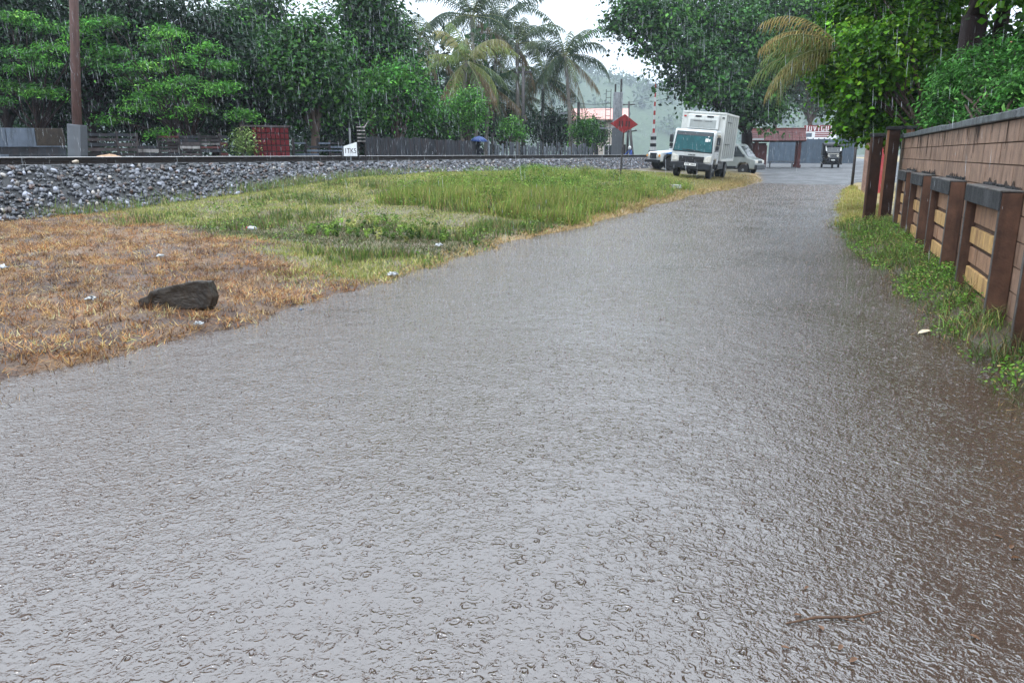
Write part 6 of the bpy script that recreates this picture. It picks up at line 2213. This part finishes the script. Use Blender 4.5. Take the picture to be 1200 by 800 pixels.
nr = 36000
ry = 4.0 + RNG.random(nr) ** .8 * 26
rx = RNG.uniform(-1, 1, nr) * (ry * .95 + 3) - ry * .38
rz = .5 + RNG.random(nr) ** .65 * 8.5
ok = rz > ground_z(rx, ry) + .1
rx, ry, rz = rx[ok], ry[ok], rz[ok]
nr = len(rx)
ln = .03 + .17 * RNG.random(nr) ** 1.6
rw = RNG.uniform(.0012, .0028, nr) * (.55 + .045 * ry)
dirn = np.stack([RNG.normal(.06, .03, nr), RNG.normal(.02, .03, nr), -np.ones(nr)], -1)
c0 = np.stack([rx, ry, rz], -1)
c1 = c0 + dirn * ln[:, None]
mid = (c0 * .4 + c1 * .6)
a0 = np.stack([rw, 0 * rw, 0 * rw], -1)
a1 = np.stack([-rw * .5, rw * .87, 0 * rw], -1)
a2 = np.stack([-rw * .5, -rw * .87, 0 * rw], -1)
V = np.stack([c0, mid + a0, mid + a1, mid + a2, c1], 1).reshape(-1, 3)
T = np.array([[0, 1, 2], [0, 2, 3], [0, 3, 1], [4, 2, 1], [4, 3, 2], [4, 1, 3]])
Fq = (T[None] + (np.arange(nr) * 5)[:, None, None]).reshape(-1, 3)
tag(np_mesh('rain', V, Fq, rain_mat()), 'falling raindrops of the heavy shower', 'rain', kind='stuff')

nsp = 40000
qy = 1.6 + RNG.random(nsp) ** 1.6 * 42
qx = RNG.uniform(-6, 2, nsp)
ok = ground_z(qx, qy) < -.015
qx, qy = qx[ok], qy[ok]
nsp = len(qx)
hh = RNG.uniform(.003, .009, nsp) * (1 + .05 * qy) * (.6 + .5 * RNG.random(nsp) ** 4 * 4 / 2)
ww = RNG.uniform(.003, .008, nsp) * (1 + .07 * qy)
az = RNG.uniform(0, 6.28, nsp)
B = np.stack([qx, qy, 0 * qx - .001], -1)
V = np.stack([B + np.stack([np.cos(az + k * 2.094) * ww, np.sin(az + k * 2.094) * ww, 0 * ww], -1) for k in range(3)] + [B + np.stack([RNG.normal(0, .3, nsp) * hh, RNG.normal(0, .3, nsp) * hh, hh], -1)], 1).reshape(-1, 3)
Fq = (np.array([[0, 1, 3], [1, 2, 3], [2, 0, 3]])[None] + (np.arange(nsp) * 4)[:, None, None]).reshape(-1, 3)
tag(np_mesh('rain_splashes', V, Fq, pmat('splash_water', (.10, .078, .065), .15, 40, .9, spec=.5), smooth=True), 'tiny rain splashes leaping from the floodwater', 'rain', kind='stuff')

# ------------------------------------------------------------------ haze: the rain laden air
hz = MB().box(-1280, 1280, -1280, 1280, -1.6, 105).build('haze', WIRE)
hm = bpy.data.materials.new('rain_haze')
hm.use_nodes = True
hn = hm.node_tree.nodes
for n_ in list(hn):
    if n_.type != 'OUTPUT_MATERIAL':
        hn.remove(n_)
pv = hn.new('ShaderNodeVolumePrincipled')
pv.inputs['Color'].default_value = (.68, .76, .86, 1)
pv.inputs['Density'].default_value = .00050
pv.inputs['Anisotropy'].default_value = .0
hm.node_tree.links.new(pv.outputs['Volume'], hn['Material Output'].inputs['Volume'])
hz.data.materials.clear()
hz.data.materials.append(hm)
tag(hz, 'pale grey rain haze filling the air', 'haze', kind='stuff')
